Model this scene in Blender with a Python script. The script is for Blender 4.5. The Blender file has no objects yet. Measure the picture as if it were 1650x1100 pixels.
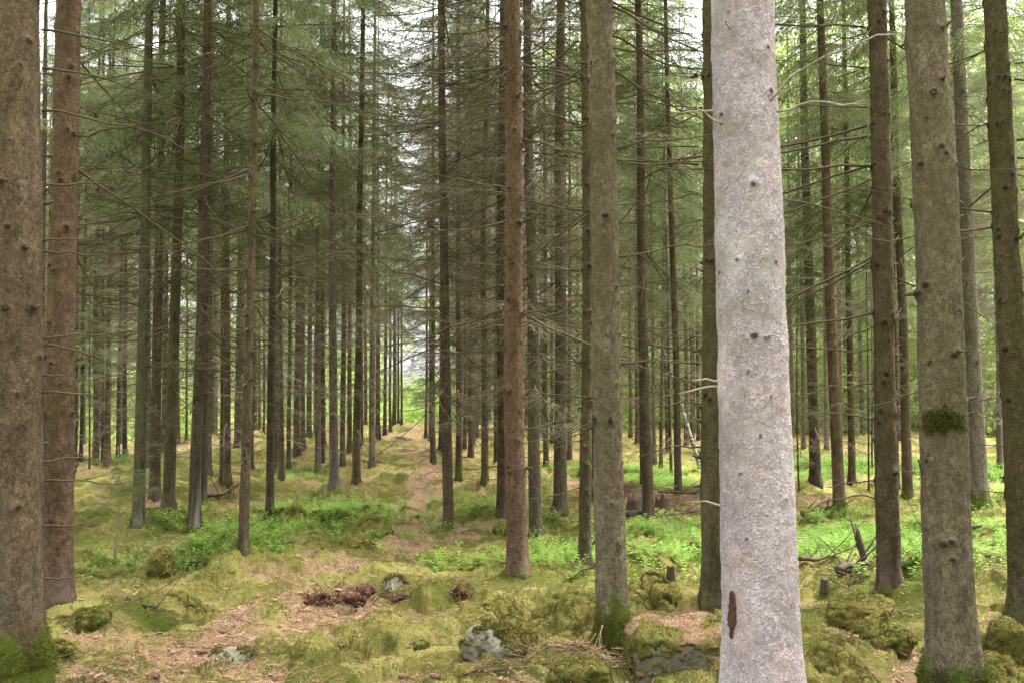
import bpy, math, random
import numpy as np
from mathutils import Vector, Matrix, Quaternion

SC = bpy.context.scene
COL = SC.collection
R = math.radians
rng = np.random.default_rng(11)
random.seed(5)

# ------------------------------------------------------------------ noise
def _hash(ix, iy, iz, seed):
    h = (ix.astype(np.int64) * 374761393 + iy.astype(np.int64) * 668265263 + iz.astype(np.int64) * 2147483647 + seed * 974711) & 0xFFFFFFFF
    h = ((h ^ (h >> 13)) * 1274126177) & 0xFFFFFFFF
    h = ((h ^ (h >> 16)) * 2246822519) & 0xFFFFFFFF
    h = h ^ (h >> 15)
    return (h & 0xFFFFFF) / float(0xFFFFFF)

def vnoise(x, y, z=None, seed=0):
    x = np.asarray(x, float); y = np.asarray(y, float)
    z = np.zeros_like(x) if z is None else np.asarray(z, float)
    x, y, z = np.broadcast_arrays(x, y, z)
    ix, iy, iz = np.floor(x), np.floor(y), np.floor(z)
    fx, fy, fz = x - ix, y - iy, z - iz
    ux, uy, uz = [f * f * f * (f * (f * 6 - 15) + 10) for f in (fx, fy, fz)]
    r = 0
    for a in (0, 1):
        for b in (0, 1):
            for c in (0, 1):
                w = (ux if a else 1 - ux) * (uy if b else 1 - uy) * (uz if c else 1 - uz)
                r = r + w * _hash(ix + a, iy + b, iz + c, seed)
    return r * 2 - 1

def fbm(x, y, z=None, seed=0, oct=4, gain=.5):
    s, a, f, n = 0, 1, 1, 0
    for o in range(oct):
        s = s + a * vnoise(np.asarray(x) * f, np.asarray(y) * f, None if z is None else np.asarray(z) * f, seed + o * 17)
        n += a; a *= gain; f *= 2.03
    return s / n

def worley(x, y, seed=0):
    x = np.asarray(x, float); y = np.asarray(y, float)
    ix, iy = np.floor(x), np.floor(y)
    best = np.full(x.shape, 9.0); rid = np.zeros(x.shape)
    z0 = np.zeros_like(x)
    for a in (-1, 0, 1):
        for b in (-1, 0, 1):
            cx, cy = ix + a, iy + b
            px = cx + _hash(cx, cy, z0, seed); py = cy + _hash(cx, cy, z0 + 1, seed)
            d = np.hypot(px - x, py - y)
            k = _hash(cx, cy, z0 + 2, seed)
            m = d < best
            best = np.where(m, d, best); rid = np.where(m, k, rid)
    return best, rid

def sst(a, b, x):
    t = np.clip((np.asarray(x, float) - a) / (b - a), 0, 1)
    return t * t * (3 - 2 * t)

# ------------------------------------------------------------------ camera model
F, CXP, CYP, CAMZ, PITCH = 1500.0, 825.0, 550.0, 1.6, R(4.0)
FWD = np.array([0, math.cos(PITCH), math.sin(PITCH)])
UPV = np.array([0, -math.sin(PITCH), math.cos(PITCH)])
RGT = np.array([1.0, 0, 0])
EYE = np.array([0, 0, CAMZ])

def ray(u, v):
    return FWD + RGT * (u - CXP) / F + UPV * (CYP - v) / F

def project(p):
    q = np.asarray(p) - EYE
    d = q @ FWD
    return CXP + F * (q @ RGT) / d, CYP - F * (q @ UPV) / d

# ------------------------------------------------------------------ terrain
def base_h(x, y):
    x = np.asarray(x, float); y = np.asarray(y, float)
    amp = .62 * np.exp(-((x + 4.5) / 9.5) ** 2) + .16 * sst(2, 10, x)
    up = amp * sst(19, 44, y)
    down = -(amp + 1.3) * sst(49, 66, y) 
    left = -.7 * sst(-11, -17, x) * sst(29, 44, y)
    return up + down + left

def flat(u, v, z=.06):
    r = ray(u, v); return EYE + r * ((z - CAMZ) / r[2])
BUMPS = [(*flat(u, v)[:2], r, h) for u, v, r, h in [(500, 1010, .50, .15), (600, 1000, .40, .10), (560, 962, .55, .16), (330, 965, .5, .13), (855, 950, .4, .12), (930, 930, .35, .10), (880, 1010, .55, .13), (250, 1000, .4, .12), (160, 985, .45, .16),
    (1090, 985, .6, .10), (1390, 985, .7, .15), (1340, 1075, .35, .10), (1610, 1080, .5, .12), (760, 965, .4, .10), (700, 1010, .4, .08), (430, 1060, .4, .08), (620, 1060, .5, .07), (200, 860, .7, .2), (230, 800, 1.0, .25), (400, 800, 1.0, .22), (340, 910, .6, .15),
    (1060, 950, .5, .12), (1490, 1000, .4, .12), (790, 850, .6, .2), (1000, 800, 1.0, .25), (640, 780, 1.0, .15), (850, 790, 1.0, .2), (590, 870, .5, .12), (120, 930, .5, .15), (1620, 960, .5, .12)]]

def ground_h(x, y, fine=True):
    x = np.asarray(x, float); y = np.asarray(y, float)
    d = np.hypot(x, y)
    h = base_h(x, y)
    h = h + .10 * fbm(x * .33, y * .33, seed=3, oct=3) * sst(1.5, 4, d)
    w, k = worley(x / .95 + .35 * vnoise(x * 1.3, y * 1.3, seed=61), y / .95 + .35 * vnoise(x * 1.3, y * 1.3, seed=62), seed=5)
    region = .4 + .6 * sst(-.25, .35, fbm(x * .4, y * .4, seed=21, oct=2))
    h = h + (.035 + .17 * region) * np.sqrt(np.clip(1 - (w / .75) ** 2, 0, 1)) * (.15 + .85 * k)
    for bx_, by_, br_, bh_ in BUMPS:
        h = h + bh_ * np.exp(-1.6 * (np.hypot(x - bx_, (y - by_) * .8) / br_) ** 2.4)
    if fine:
        w2, k2 = worley(x / .33 + .3 * vnoise(x * 4, y * 4, seed=63), y / .33 + .3 * vnoise(x * 4, y * 4, seed=64), seed=8)
        h = h + (.05 + .085 * region) * np.sqrt(np.clip(1 - (w2 / .8) ** 2, 0, 1)) * k2
        w3, k3 = worley(x / .17 + .4 * vnoise(x * 7, y * 7, seed=73), y / .17 + .4 * vnoise(x * 7, y * 7, seed=74), seed=18)
        h = h + (.02 + .05 * region) * np.sqrt(np.clip(1 - (w3 / .8) ** 2, 0, 1)) * (.2 + .8 * k3)
        h = h + .030 * fbm(x * 6, y * 6, seed=31, oct=4, gain=.6) + .012 * vnoise(x * 23, y * 23, seed=33)
    return h

def hit(u, v, fb=50):
    r = ray(u, v)
    t = np.geomspace(1.5, 75, 3000)
    P = EYE[None] + r[None] * t[:, None]
    below = P[:, 2] <= ground_h(P[:, 0], P[:, 1])
    if below.any():
        return P[int(np.argmax(below))]
    p = EYE + r * fb / r[1]
    return np.array([p[0], p[1], float(ground_h(p[0], p[1]))])

# ------------------------------------------------------------------ mesh helpers
class MB:
    def __init__(self):
        self.V, self.Q, self.T, self.n, self.A = [], [], [], 0, []
    def add(self, V, Q=None, T=None, a=None):
        V = np.asarray(V, float)
        if Q is not None and len(Q): self.Q.append(np.asarray(Q) + self.n)
        if T is not None and len(T): self.T.append(np.asarray(T) + self.n)
        self.V.append(V); self.n += len(V)
        self.A.append(np.zeros(len(V)) if a is None else np.broadcast_to(np.asarray(a, float), (len(V),)))
    def arrays(self):
        V = np.concatenate(self.V) if self.V else np.zeros((0, 3))
        Q = np.concatenate(self.Q) if self.Q else np.zeros((0, 4), int)
        T = np.concatenate(self.T) if self.T else np.zeros((0, 3), int)
        return V, Q, T, (np.concatenate(self.A) if self.A else np.zeros(0))

def mesh(name, V, Q=None, T=None, mat=None, attrs=None, smooth=True):
    Q = np.zeros((0, 4), int) if Q is None else np.asarray(Q).reshape(-1, 4)
    T = np.zeros((0, 3), int) if T is None else np.asarray(T).reshape(-1, 3)
    me = bpy.data.meshes.new(name)
    me.vertices.add(len(V)); me.vertices.foreach_set('co', np.ascontiguousarray(V, np.float32).ravel())
    nl = Q.size + T.size
    me.loops.add(nl)
    me.loops.foreach_set('vertex_index', np.concatenate([Q.ravel(), T.ravel()]).astype(np.int32))
    me.polygons.add(len(Q) + len(T))
    st = np.concatenate([np.arange(len(Q)) * 4, Q.size + np.arange(len(T)) * 3]).astype(np.int32)
    me.polygons.foreach_set('loop_start', st)
    me.update(calc_edges=True)
    if smooth: me.polygons.foreach_set('use_smooth', np.ones(len(Q) + len(T), bool))
    for k, v in (attrs or {}).items():
        at = me.attributes.new(k, 'FLOAT', 'POINT')
        at.data.foreach_set('value', np.ascontiguousarray(v, np.float32))
    if mat: me.materials.append(mat)
    return me

def obj(name, me, parent=None, loc=(0, 0, 0), rot=None, scale=None):
    o = bpy.data.objects.new(name, me); COL.objects.link(o)
    o.parent = parent; o.location = loc
    if rot is not None: o.rotation_euler = rot
    if scale is not None: o.scale = scale
    return o

def tag(o, label=None, cat=None, group=None, kind=None):
    if label: o['label'] = label
    if cat: o['category'] = cat
    if group: o['group'] = group
    if kind: o['kind'] = kind
    return o

def tube(P, rad, k=5, cap=True):
    P = np.asarray(P, float); n = len(P)
    rad = np.broadcast_to(np.asarray(rad, float), (n,))
    D = np.gradient(P, axis=0); D /= np.linalg.norm(D, axis=1)[:, None] + 1e-9
    ref = np.array([.13, .27, .95]) if abs(D[0, 2]) < .8 else np.array([.95, .2, .1])
    A = np.cross(D, ref); A /= np.linalg.norm(A, axis=1)[:, None] + 1e-9
    B = np.cross(D, A)
    th = np.arange(k) * 2 * math.pi / k
    V = P[:, None] + rad[:, None, None] * (np.cos(th)[None, :, None] * A[:, None] + np.sin(th)[None, :, None] * B[:, None])
    V = V.reshape(-1, 3)
    i = np.arange(n - 1)[:, None] * k; j = np.arange(k)[None]; j2 = (j + 1) % k
    Q = np.stack([i + j, i + j2, i + k + j2, i + k + j], -1).reshape(-1, 4)
    T = None
    if cap:
        V = np.vstack([V, P[-1] + D[-1] * rad[-1] * .4])
        e = (n - 1) * k
        T = np.stack([e + np.arange(k), e + (np.arange(k) + 1) % k, np.full(k, n * k)], -1)
        V = np.vstack([V, P[0]])
        T = np.vstack([T, np.stack([(np.arange(k) + 1) % k, np.arange(k), np.full(k, n * k + 1)], -1)])
    return V, Q, T

def xf(V, loc, yaw=0, pitch=0, roll=0, s=1.0):
    M = Matrix.Rotation(yaw, 3, 'Z') @ Matrix.Rotation(-pitch, 3, 'Y') @ Matrix.Rotation(roll, 3, 'X')
    return (V * s) @ np.array(M).T + np.asarray(loc)

# ------------------------------------------------------------------ materials
def new_mat(name):
    m = bpy.data.materials.new(name); m.use_nodes = True
    nt = m.node_tree; nt.nodes.clear()
    out = nt.nodes.new('ShaderNodeOutputMaterial')
    return m, nt, out

class N:
    def __init__(s, nt): s.nt = nt
    def __call__(s, typ, **kw):
        n = s.nt.nodes.new('ShaderNode' + typ)
        for k, v in kw.items():
            if k.startswith('_'): setattr(n, k[1:], v)
        return n
    def link(s, a, b): s.nt.links.new(a, b)
    def _set(s, sock, v):
        if hasattr(v, 'is_output') or isinstance(v, bpy.types.NodeSocket): s.link(v, sock)
        else: sock.default_value = v
    def noise(s, vec, scale, detail=3, rough=.55, dist=0):
        n = s('TexNoise'); s.link(vec, n.inputs['Vector'])
        n.inputs['Scale'].default_value = scale; n.inputs['Detail'].default_value = detail
        n.inputs['Roughness'].default_value = rough; n.inputs['Distortion'].default_value = dist
        return n.outputs['Fac']
    def voro(s, vec, scale, feature='F1', rnd=1):
        n = s('TexVoronoi'); n.feature = feature; s.link(vec, n.inputs['Vector'])
        n.inputs['Scale'].default_value = scale; n.inputs['Randomness'].default_value = rnd
        return n
    def ramp(s, fac, a, b, lo=0.0, hi=1.0):
        n = s('MapRange'); n.interpolation_type = 'SMOOTHSTEP'
        s._set(n.inputs['Value'], fac)
        n.inputs['From Min'].default_value = a; n.inputs['From Max'].default_value = b
        n.inputs['To Min'].default_value = lo; n.inputs['To Max'].default_value = hi
        return n.outputs['Result']
    def mix(s, fac, a, b, mode='MIX'):
        n = s('Mix'); n.data_type = 'RGBA'; n.blend_type = mode
        s._set(n.inputs[0], fac)
        for sock, v in ((n.inputs[6], a), (n.inputs[7], b)):
            if isinstance(v, (tuple, list)): v = (*v[:3], 1)
            s._set(sock, v)
        return n.outputs[2]
    def math(s, op, a, b=0.0):
        n = s('Math'); n.operation = op
        s._set(n.inputs[0], a); s._set(n.inputs[1], b)
        return n.outputs[0]
    def attr(s, name):
        n = s('Attribute'); n.attribute_name = name
        return n.outputs['Fac']
    def map(s, vec, scale):
        n = s('Mapping'); s.link(vec, n.inputs['Vector']); n.inputs['Scale'].default_value = scale
        return n.outputs['Vector']
    def bump(s, h, strength, dist, prev=None):
        n = s('Bump'); s.link(h, n.inputs['Height'])
        n.inputs['Strength'].default_value = strength; n.inputs['Distance'].default_value = dist
        if prev is not None: s.link(prev, n.inputs['Normal'])
        return n.outputs['Normal']
    def bsdf(s, col, rough=.9, normal=None, spec=.2):
        n = s('BsdfPrincipled'); s._set(n.inputs['Base Color'], col if not isinstance(col, tuple) else (*col[:3], 1))
        s._set(n.inputs['Roughness'], rough); n.inputs['Specular IOR Level'].default_value = spec
        if normal is not None: s.link(normal, n.inputs['Normal'])
        return n.outputs[0]

def bark_material(name, flake=46, contrast=1.0, pale=False):
    m, nt, out = new_mat(name); g = N(nt)
    co = g('TexCoord').outputs['Object']
    base = g('ObjectInfo').outputs['Color']
    rnd = g('ObjectInfo').outputs['Random']
    off = g('VectorMath'); off.operation = 'ADD'
    g.link(co, off.inputs[0]); cb = g('CombineXYZ'); g.link(g.math('MULTIPLY', rnd, 37.0), cb.inputs[2]); g.link(g.math('MULTIPLY', rnd, 9.0), cb.inputs[0])
    g.link(cb.outputs[0], off.inputs[1]); co = off.outputs[0]
    warp = g('VectorMath'); warp.operation = 'ADD'
    nz = g('TexNoise'); g.link(co, nz.inputs['Vector']); nz.inputs['Scale'].default_value = flake * .7; nz.inputs['Detail'].default_value = 3
    sc = g('VectorMath'); sc.operation = 'SCALE'; g.link(nz.outputs['Color'], sc.inputs[0]); sc.inputs['Scale'].default_value = .55 / flake
    g.link(co, warp.inputs[0]); g.link(sc.outputs[0], warp.inputs[1])
    wc = warp.outputs[0]
    v1 = g.voro(g.map(wc, (1, 1, .72)), flake)
    ve = g.voro(g.map(wc, (1, 1, .72)), flake, 'DISTANCE_TO_EDGE')
    v2 = g.voro(g.map(wc, (1, 1, .8)), flake * 2.6)
    cell = g('SeparateColor'); g.link(v1.outputs['Color'], cell.inputs[0])
    cell2 = g('SeparateColor'); g.link(v2.outputs['Color'], cell2.inputs[0])
    big = g.noise(g.map(co, (1, 1, .45)), 3.2, 4, .6)
    med = g.noise(g.map(co, (1, 1, .35)), 16, 4, .65)
    fine = g.noise(co, 150, 3, .7)
    val = g.math('ADD', g.ramp(cell.outputs[0], 0, 1, .78 if not pale else .93, 1.22 if not pale else 1.07), g.math('MULTIPLY', g.math('SUBTRACT', cell2.outputs[0], .5), .45 * contrast))
    val = g.math('MULTIPLY', val, g.ramp(med, .28, .72, .74 if not pale else .90, 1.26 if not pale else 1.10))
    val = g.math('MULTIPLY', val, g.ramp(fine, .3, .7, .80, 1.2))
    val = g.math('MULTIPLY', val, g.ramp(big, .3, .7, .84, 1.14))
    col = g('VectorMath'); col.operation = 'SCALE'; g.link(base, col.inputs[0]); g.link(val, col.inputs['Scale']); col = col.outputs[0]
    # crevice between the bark scales
    crev = g.ramp(ve.outputs['Distance'], 0.0, .10 if not pale else .05, 1, 0)
    crev = g.math('MULTIPLY', crev, g.ramp(g.noise(co, flake * .33, 2), .42, .62))
    col = g.mix(g.math('MULTIPLY', crev, .62 * contrast * (.45 if pale else 1)), col, (.055, .040, .030))
    # red-brown scale patches and grey lichen crust
    col = g.mix(g.math('MULTIPLY', g.ramp(g.noise(co, 6.5, 4, .6), .5, .68), .35), col, (.11, .068, .047) if not pale else (.52, .40, .36))
    lich = g.math('MULTIPLY', g.ramp(g.noise(co, 70, 4, .65), .58, .70), g.ramp(g.noise(co, 2.3, 3), .42, .62))
    col = g.mix(g.math('MULTIPLY', lich, .5), col, (.27, .25, .22) if not pale else (.52, .47, .46))
    if pale:
        gl = g.math('MULTIPLY', g.ramp(g.noise(co, 2.1, 4, .65), .54, .70), .35)
        col = g.mix(gl, col, (.36, .40, .37))
        sp = g.ramp(g.noise(g.map(co, (1, 1, .6)), 60, 2, .5), .655, .70)
        col = g.mix(g.math('MULTIPLY', sp, .7), col, (.20, .15, .125))
    # green algae film
    alg = g.math('MULTIPLY', g.attr('algae'), g.ramp(g.noise(co, 5, 4, .65), .33, .66))
    col = g.mix(g.math('MULTIPLY', alg, .8), col, (.078, .074, .028))
    col = g.mix(g.attr('resin'), col, (.30, .285, .24))
    kn = g.math('MULTIPLY', g.attr('knot'), g.ramp(g.noise(co, 60, 3), .25, .6, .7, 1))
    col = g.mix(g.math('MULTIPLY', kn, .92), col, (.016, .012, .009))
    mo = g.math('MULTIPLY', g.attr('moss'), 2.0)
    mo = g.ramp(g.math('ADD', mo, g.math('MULTIPLY', g.noise(co, 14, 4, .65), 1.2)), 1.0, 1.35)
    mcol = g.mix(g.noise(co, 45, 3), (.030, .040, .008), (.105, .125, .022))
    col = g.mix(mo, col, mcol)
    if pale:
        vp = g.voro(g.map(wc, (1, 1, .7)), flake * 2.2)
        sp1 = g('SeparateXYZ'); g.link(vp.outputs['Position'], sp1.inputs[0])
        sp2 = g('SeparateXYZ'); g.link(g.map(wc, (1, 1, .7)), sp2.inputs[0])
        cr = g('SeparateColor'); g.link(vp.outputs['Color'], cr.inputs[0])
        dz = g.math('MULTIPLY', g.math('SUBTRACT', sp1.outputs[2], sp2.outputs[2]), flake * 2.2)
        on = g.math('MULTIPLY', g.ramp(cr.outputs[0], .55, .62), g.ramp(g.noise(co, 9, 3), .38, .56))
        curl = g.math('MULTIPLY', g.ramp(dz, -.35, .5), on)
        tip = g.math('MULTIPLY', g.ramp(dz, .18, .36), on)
        flake_shadow = g.math('MULTIPLY', g.math('MULTIPLY', g.ramp(dz, .34, .40), on), .75)  # shadow below each curled flake, painted into the bark colour
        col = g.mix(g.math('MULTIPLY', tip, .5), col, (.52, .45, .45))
        col = g.mix(flake_shadow, col, (.12, .088, .078))
    h = g.math('ADD', g.math('MULTIPLY', cell.outputs[1], .7 if not pale else .2), g.math('MULTIPLY', g.ramp(ve.outputs['Distance'], 0, .12), .5))
    h = g.math('ADD', h, g.math('MULTIPLY', cell2.outputs[1], .5))
    h = g.math('ADD', h, g.math('MULTIPLY', fine, .8))
    if pale: h = g.math('ADD', g.math('MULTIPLY', h, .4), g.math('MULTIPLY', curl, 2.2))
    nrm = g.bump(h, .9, .004 if not pale else .006)
    nrm = g.bump(med, .6 if not pale else .2, .012, nrm)
    g.link(g.bsdf(col, .95, nrm, .05), out.inputs[0])
    return m

def leaf_material(name, cols, trans=.4, rnd_obj=.25, tintattr=None, rough=.6):
    m, nt, out = new_mat(name); g = N(nt)
    geo = g('NewGeometry'); ri = geo.outputs['Random Per Island']
    orr = g('ObjectInfo').outputs['Random']
    col = g.mix(ri, cols[0], cols[1])
    co = g('TexCoord').outputs['Object']
    col = g.mix(g.ramp(g.noise(co, 1.4, 3), .4, .65), col, g.mix(.45, col, cols[2]))
    if tintattr:
        col = g.mix(g.attr(tintattr), col, cols[3])
    hs = g('HueSaturation'); g.link(col, hs.inputs['Color'])
    g.link(g.ramp(orr, 0, 1, 1 - rnd_obj, 1 + rnd_obj), hs.inputs['Value'])
    g.link(g.ramp(orr, 0, 1, .49, .508), hs.inputs['Hue'])
    col = hs.outputs[0]
    d = g('BsdfPrincipled'); g.link(col, d.inputs['Base Color']); d.inputs['Roughness'].default_value = rough
    d.inputs['Specular IOR Level'].default_value = .12
    t = g('BsdfTranslucent'); g.link(col, t.inputs['Color'])
    mx = g('MixShader'); mx.inputs[0].default_value = trans
    g.link(d.outputs[0], mx.inputs[1]); g.link(t.outputs[0], mx.inputs[2])
    g.link(mx.outputs[0], out.inputs[0])
    return m

def twig_material(name, c0, c1, c2):
    m, nt, out = new_mat(name); g = N(nt)
    ri = g('NewGeometry').outputs['Random Per Island']
    co = g('TexCoord').outputs['Object']
    col = g.mix(ri, c0, c1)
    col = g.mix(g.ramp(g.noise(co, 9, 3), .45, .6), col, c2)
    g.link(g.bsdf(col, .95, None, .03), out.inputs[0])
    return m

def moss_material(name, ground=False):
    m, nt, out = new_mat(name); g = N(nt)
    co = g('TexCoord').outputs['Object']
    n1 = g.noise(co, 2.2, 5, .6); n2 = g.noise(co, 13, 4, .65); n3 = g.noise(co, 70, 3, .7); n4 = g.noise(co, 260, 2, .7)
    moss = g.mix(g.ramp(n1, .35, .65), (.128, .112, .025), (.210, .176, .048))
    moss = g.mix(g.math('MULTIPLY', g.ramp(n2, .46, .62), .8), moss, (.066, .074, .014))
    moss = g.mix(g.math('MULTIPLY', g.ramp(n3, .50, .72), .55), moss, (.245, .22, .078))
    moss = g.mix(g.math('MULTIPLY', g.ramp(n4, .55, .38), .65), moss, (.055, .062, .012))
    moss = g.mix(g.math('MULTIPLY', g.ramp(g.noise(co, 30, 4, .7), .56, .66), .5), moss, (.20, .125, .065))
    if ground:
        tn = g.attr('tone')
        moss = g.mix(g.ramp(tn, .15, .55), g.mix(g.math('MULTIPLY', n3, .9), (.055, .066, .013), (.118, .122, .024)), moss)
        moss = g.mix(g.math('MULTIPLY', g.ramp(tn, .6, .95), .8), moss, g.mix(n3, (.165, .162, .036), (.30, .275, .09)))
    col = moss
    if ground:
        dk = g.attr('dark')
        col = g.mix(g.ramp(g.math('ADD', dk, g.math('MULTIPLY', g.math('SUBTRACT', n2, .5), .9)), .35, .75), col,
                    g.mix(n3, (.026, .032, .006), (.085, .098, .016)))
        lit = g.mix(g.ramp(n3, .35, .65), (.135, .080, .044), (.36, .25, .145))
        lit = g.mix(g.ramp(n4, .48, .62), lit, (.085, .048, .030))
        lit = g.mix(g.math('MULTIPLY', g.ramp(g.noise(co, 38, 3, .7), .58, .66), .7), lit, (.42, .30, .20))
        lit = g.mix(g.math('MULTIPLY', g.ramp(n2, .45, .62), .4), lit, (.24, .165, .075))
        la = g.math('ADD', g.attr('litter'), g.math('MULTIPLY', g.math('SUBTRACT', n2, .5), 1.1))
        la = g.math('ADD', la, g.math('MULTIPLY', g.math('SUBTRACT', n3, .5), .9))
        col = g.mix(g.ramp(la, .38, .72), col, lit)
        so = g.math('ADD', g.attr('soil'), g.math('MULTIPLY', g.math('SUBTRACT', n2, .5), .9))
        col = g.mix(g.ramp(so, .40, .62), col, g.mix(n3, (.036, .018, .011), (.130, .066, .042)))
    else:
        dk = g.attr('dark')
        col = g.mix(g.ramp(g.math('ADD', dk, g.math('MULTIPLY', g.math('SUBTRACT', n2, .5), .9)), .35, .75), col,
                    g.mix(n3, (.026, .032, .006), (.085, .098, .016)))
        la = g.math('ADD', g.attr('litter'), g.math('MULTIPLY', g.math('SUBTRACT', n2, .5), 1.1))
        col = g.mix(g.ramp(la, .38, .72), col, g.mix(n3, (.18, .105, .06), (.37, .24, .15)))
    h = g.math('ADD', g.math('MULTIPLY', n3, .7), g.math('MULTIPLY', n4, .6))
    nrm = g.bump(h, .9, .02)
    nrm = g.bump(n2, .5, .05, nrm)
    g.link(g.bsdf(col, .95, nrm, .08), out.inputs[0])
    return m

def stone_material(name, tone):
    m, nt, out = new_mat(name); g = N(nt)
    co = g('TexCoord').outputs['Object']
    n1 = g.noise(co, 5, 5, .65); n2 = g.noise(co, 28, 4, .7); n3 = g.noise(co, 140, 3, .7)
    col = g.mix(n1, tuple(c * .7 for c in tone), tuple(c * 1.2 for c in tone))
    col = g.mix(g.ramp(n2, .5, .7), col, tuple(c * .5 for c in tone))
    col = g.mix(g.math('MULTIPLY', g.ramp(n3, .58, .68), .5), col, (.27, .25, .20))
    col = g.mix(g.math('MULTIPLY', g.ramp(g.noise(co, 8, 4, .7), .52, .62), .75), col, (.115, .13, .04))
    nrm = g.bump(n2, .7, .02); nrm = g.bump(n3, .5, .006, nrm)
    g.link(g.bsdf(col, .9, nrm, .2), out.inputs[0])
    return m

def plain_material(name, c0, c1, scale=30):
    m, nt, out = new_mat(name); g = N(nt)
    co = g('TexCoord').outputs['Object']
    ri = g('NewGeometry').outputs['Random Per Island']
    n = g.noise(g.map(co, (1, 1, .3)), scale, 4, .7)
    col = g.mix(n, c0, c1)
    hs = g('HueSaturation'); g.link(col, hs.inputs['Color']); g.link(g.ramp(ri, 0, 1, .65, 1.35), hs.inputs['Value'])
    g.link(g.bsdf(hs.outputs[0], .9, g.bump(n, .6, .008), .15), out.inputs[0])
    return m

M_BARK = bark_material('spruce_bark', 55, 1.0)
M_PALE = bark_material('pale_flaking_bark', 44, .55, pale=True)
M_NEEDLE = leaf_material('spruce_needles', [(.090, .118, .046), (.182, .212, .084), (.165, .158, .095), (.27, .34, .09)], .5, .25, 'tip')
M_TWIG = twig_material('dead_twig_bark', (.130, .100, .072), (.26, .210, .155), (.145, .138, .080))
M_LIMB = twig_material('dead_limb_bark', (.046, .033, .023), (.100, .078, .053), (.075, .072, .035))
M_TWIGP = twig_material('bleached_twig_bark', (.26, .22, .18), (.40, .35, .30), (.20, .18, .14))
M_GROUND = moss_material('forest_floor_moss', True)
M_MOSS = moss_material('moss', False)
M_STONE = stone_material('grey_stone', (.21, .185, .14))
M_STONEW = stone_material('pale_stone', (.19, .168, .128))
M_BILB = leaf_material('bilberry_leaf', [(.155, .27, .045), (.285, .42, .085), (.14, .235, .04), (.2, .4, .1)], .5, .0)
M_DECID = leaf_material('broadleaf_leaf', [(.26, .38, .085), (.42, .53, .17), (.28, .37, .12), (.2, .4, .1)], .6, .0)
M_FUZZ = leaf_material('moss_shoot', [(.118, .110, .022), (.225, .195, .056), (.12, .11, .026), (.23, .15, .085)], .45, .0, 'litter')
M_SOIL = plain_material('red_soil', (.034, .017, .010), (.125, .062, .038), 40)
M_ROT = plain_material('rotten_wood', (.025, .018, .013), (.095, .066, .045), 40)
M_CHIP = plain_material('bark_chip', (.15, .082, .055), (.33, .21, .15), 60)

# ------------------------------------------------------------------ tree table (photo pixels: base x, base y, trunk width, x at the top edge)
RED, BRN, GRY, OLV, DRK, GRN = (.092, .059, .037), (.080, .059, .036), (.086, .070, .046), (.072, .060, .030), (.052, .040, .025), (.064, .060, .032)
FAWN, SLV = (.128, .106, .070), (.135, .115, .088)
PALE = (.318, .275, .277)
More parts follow.
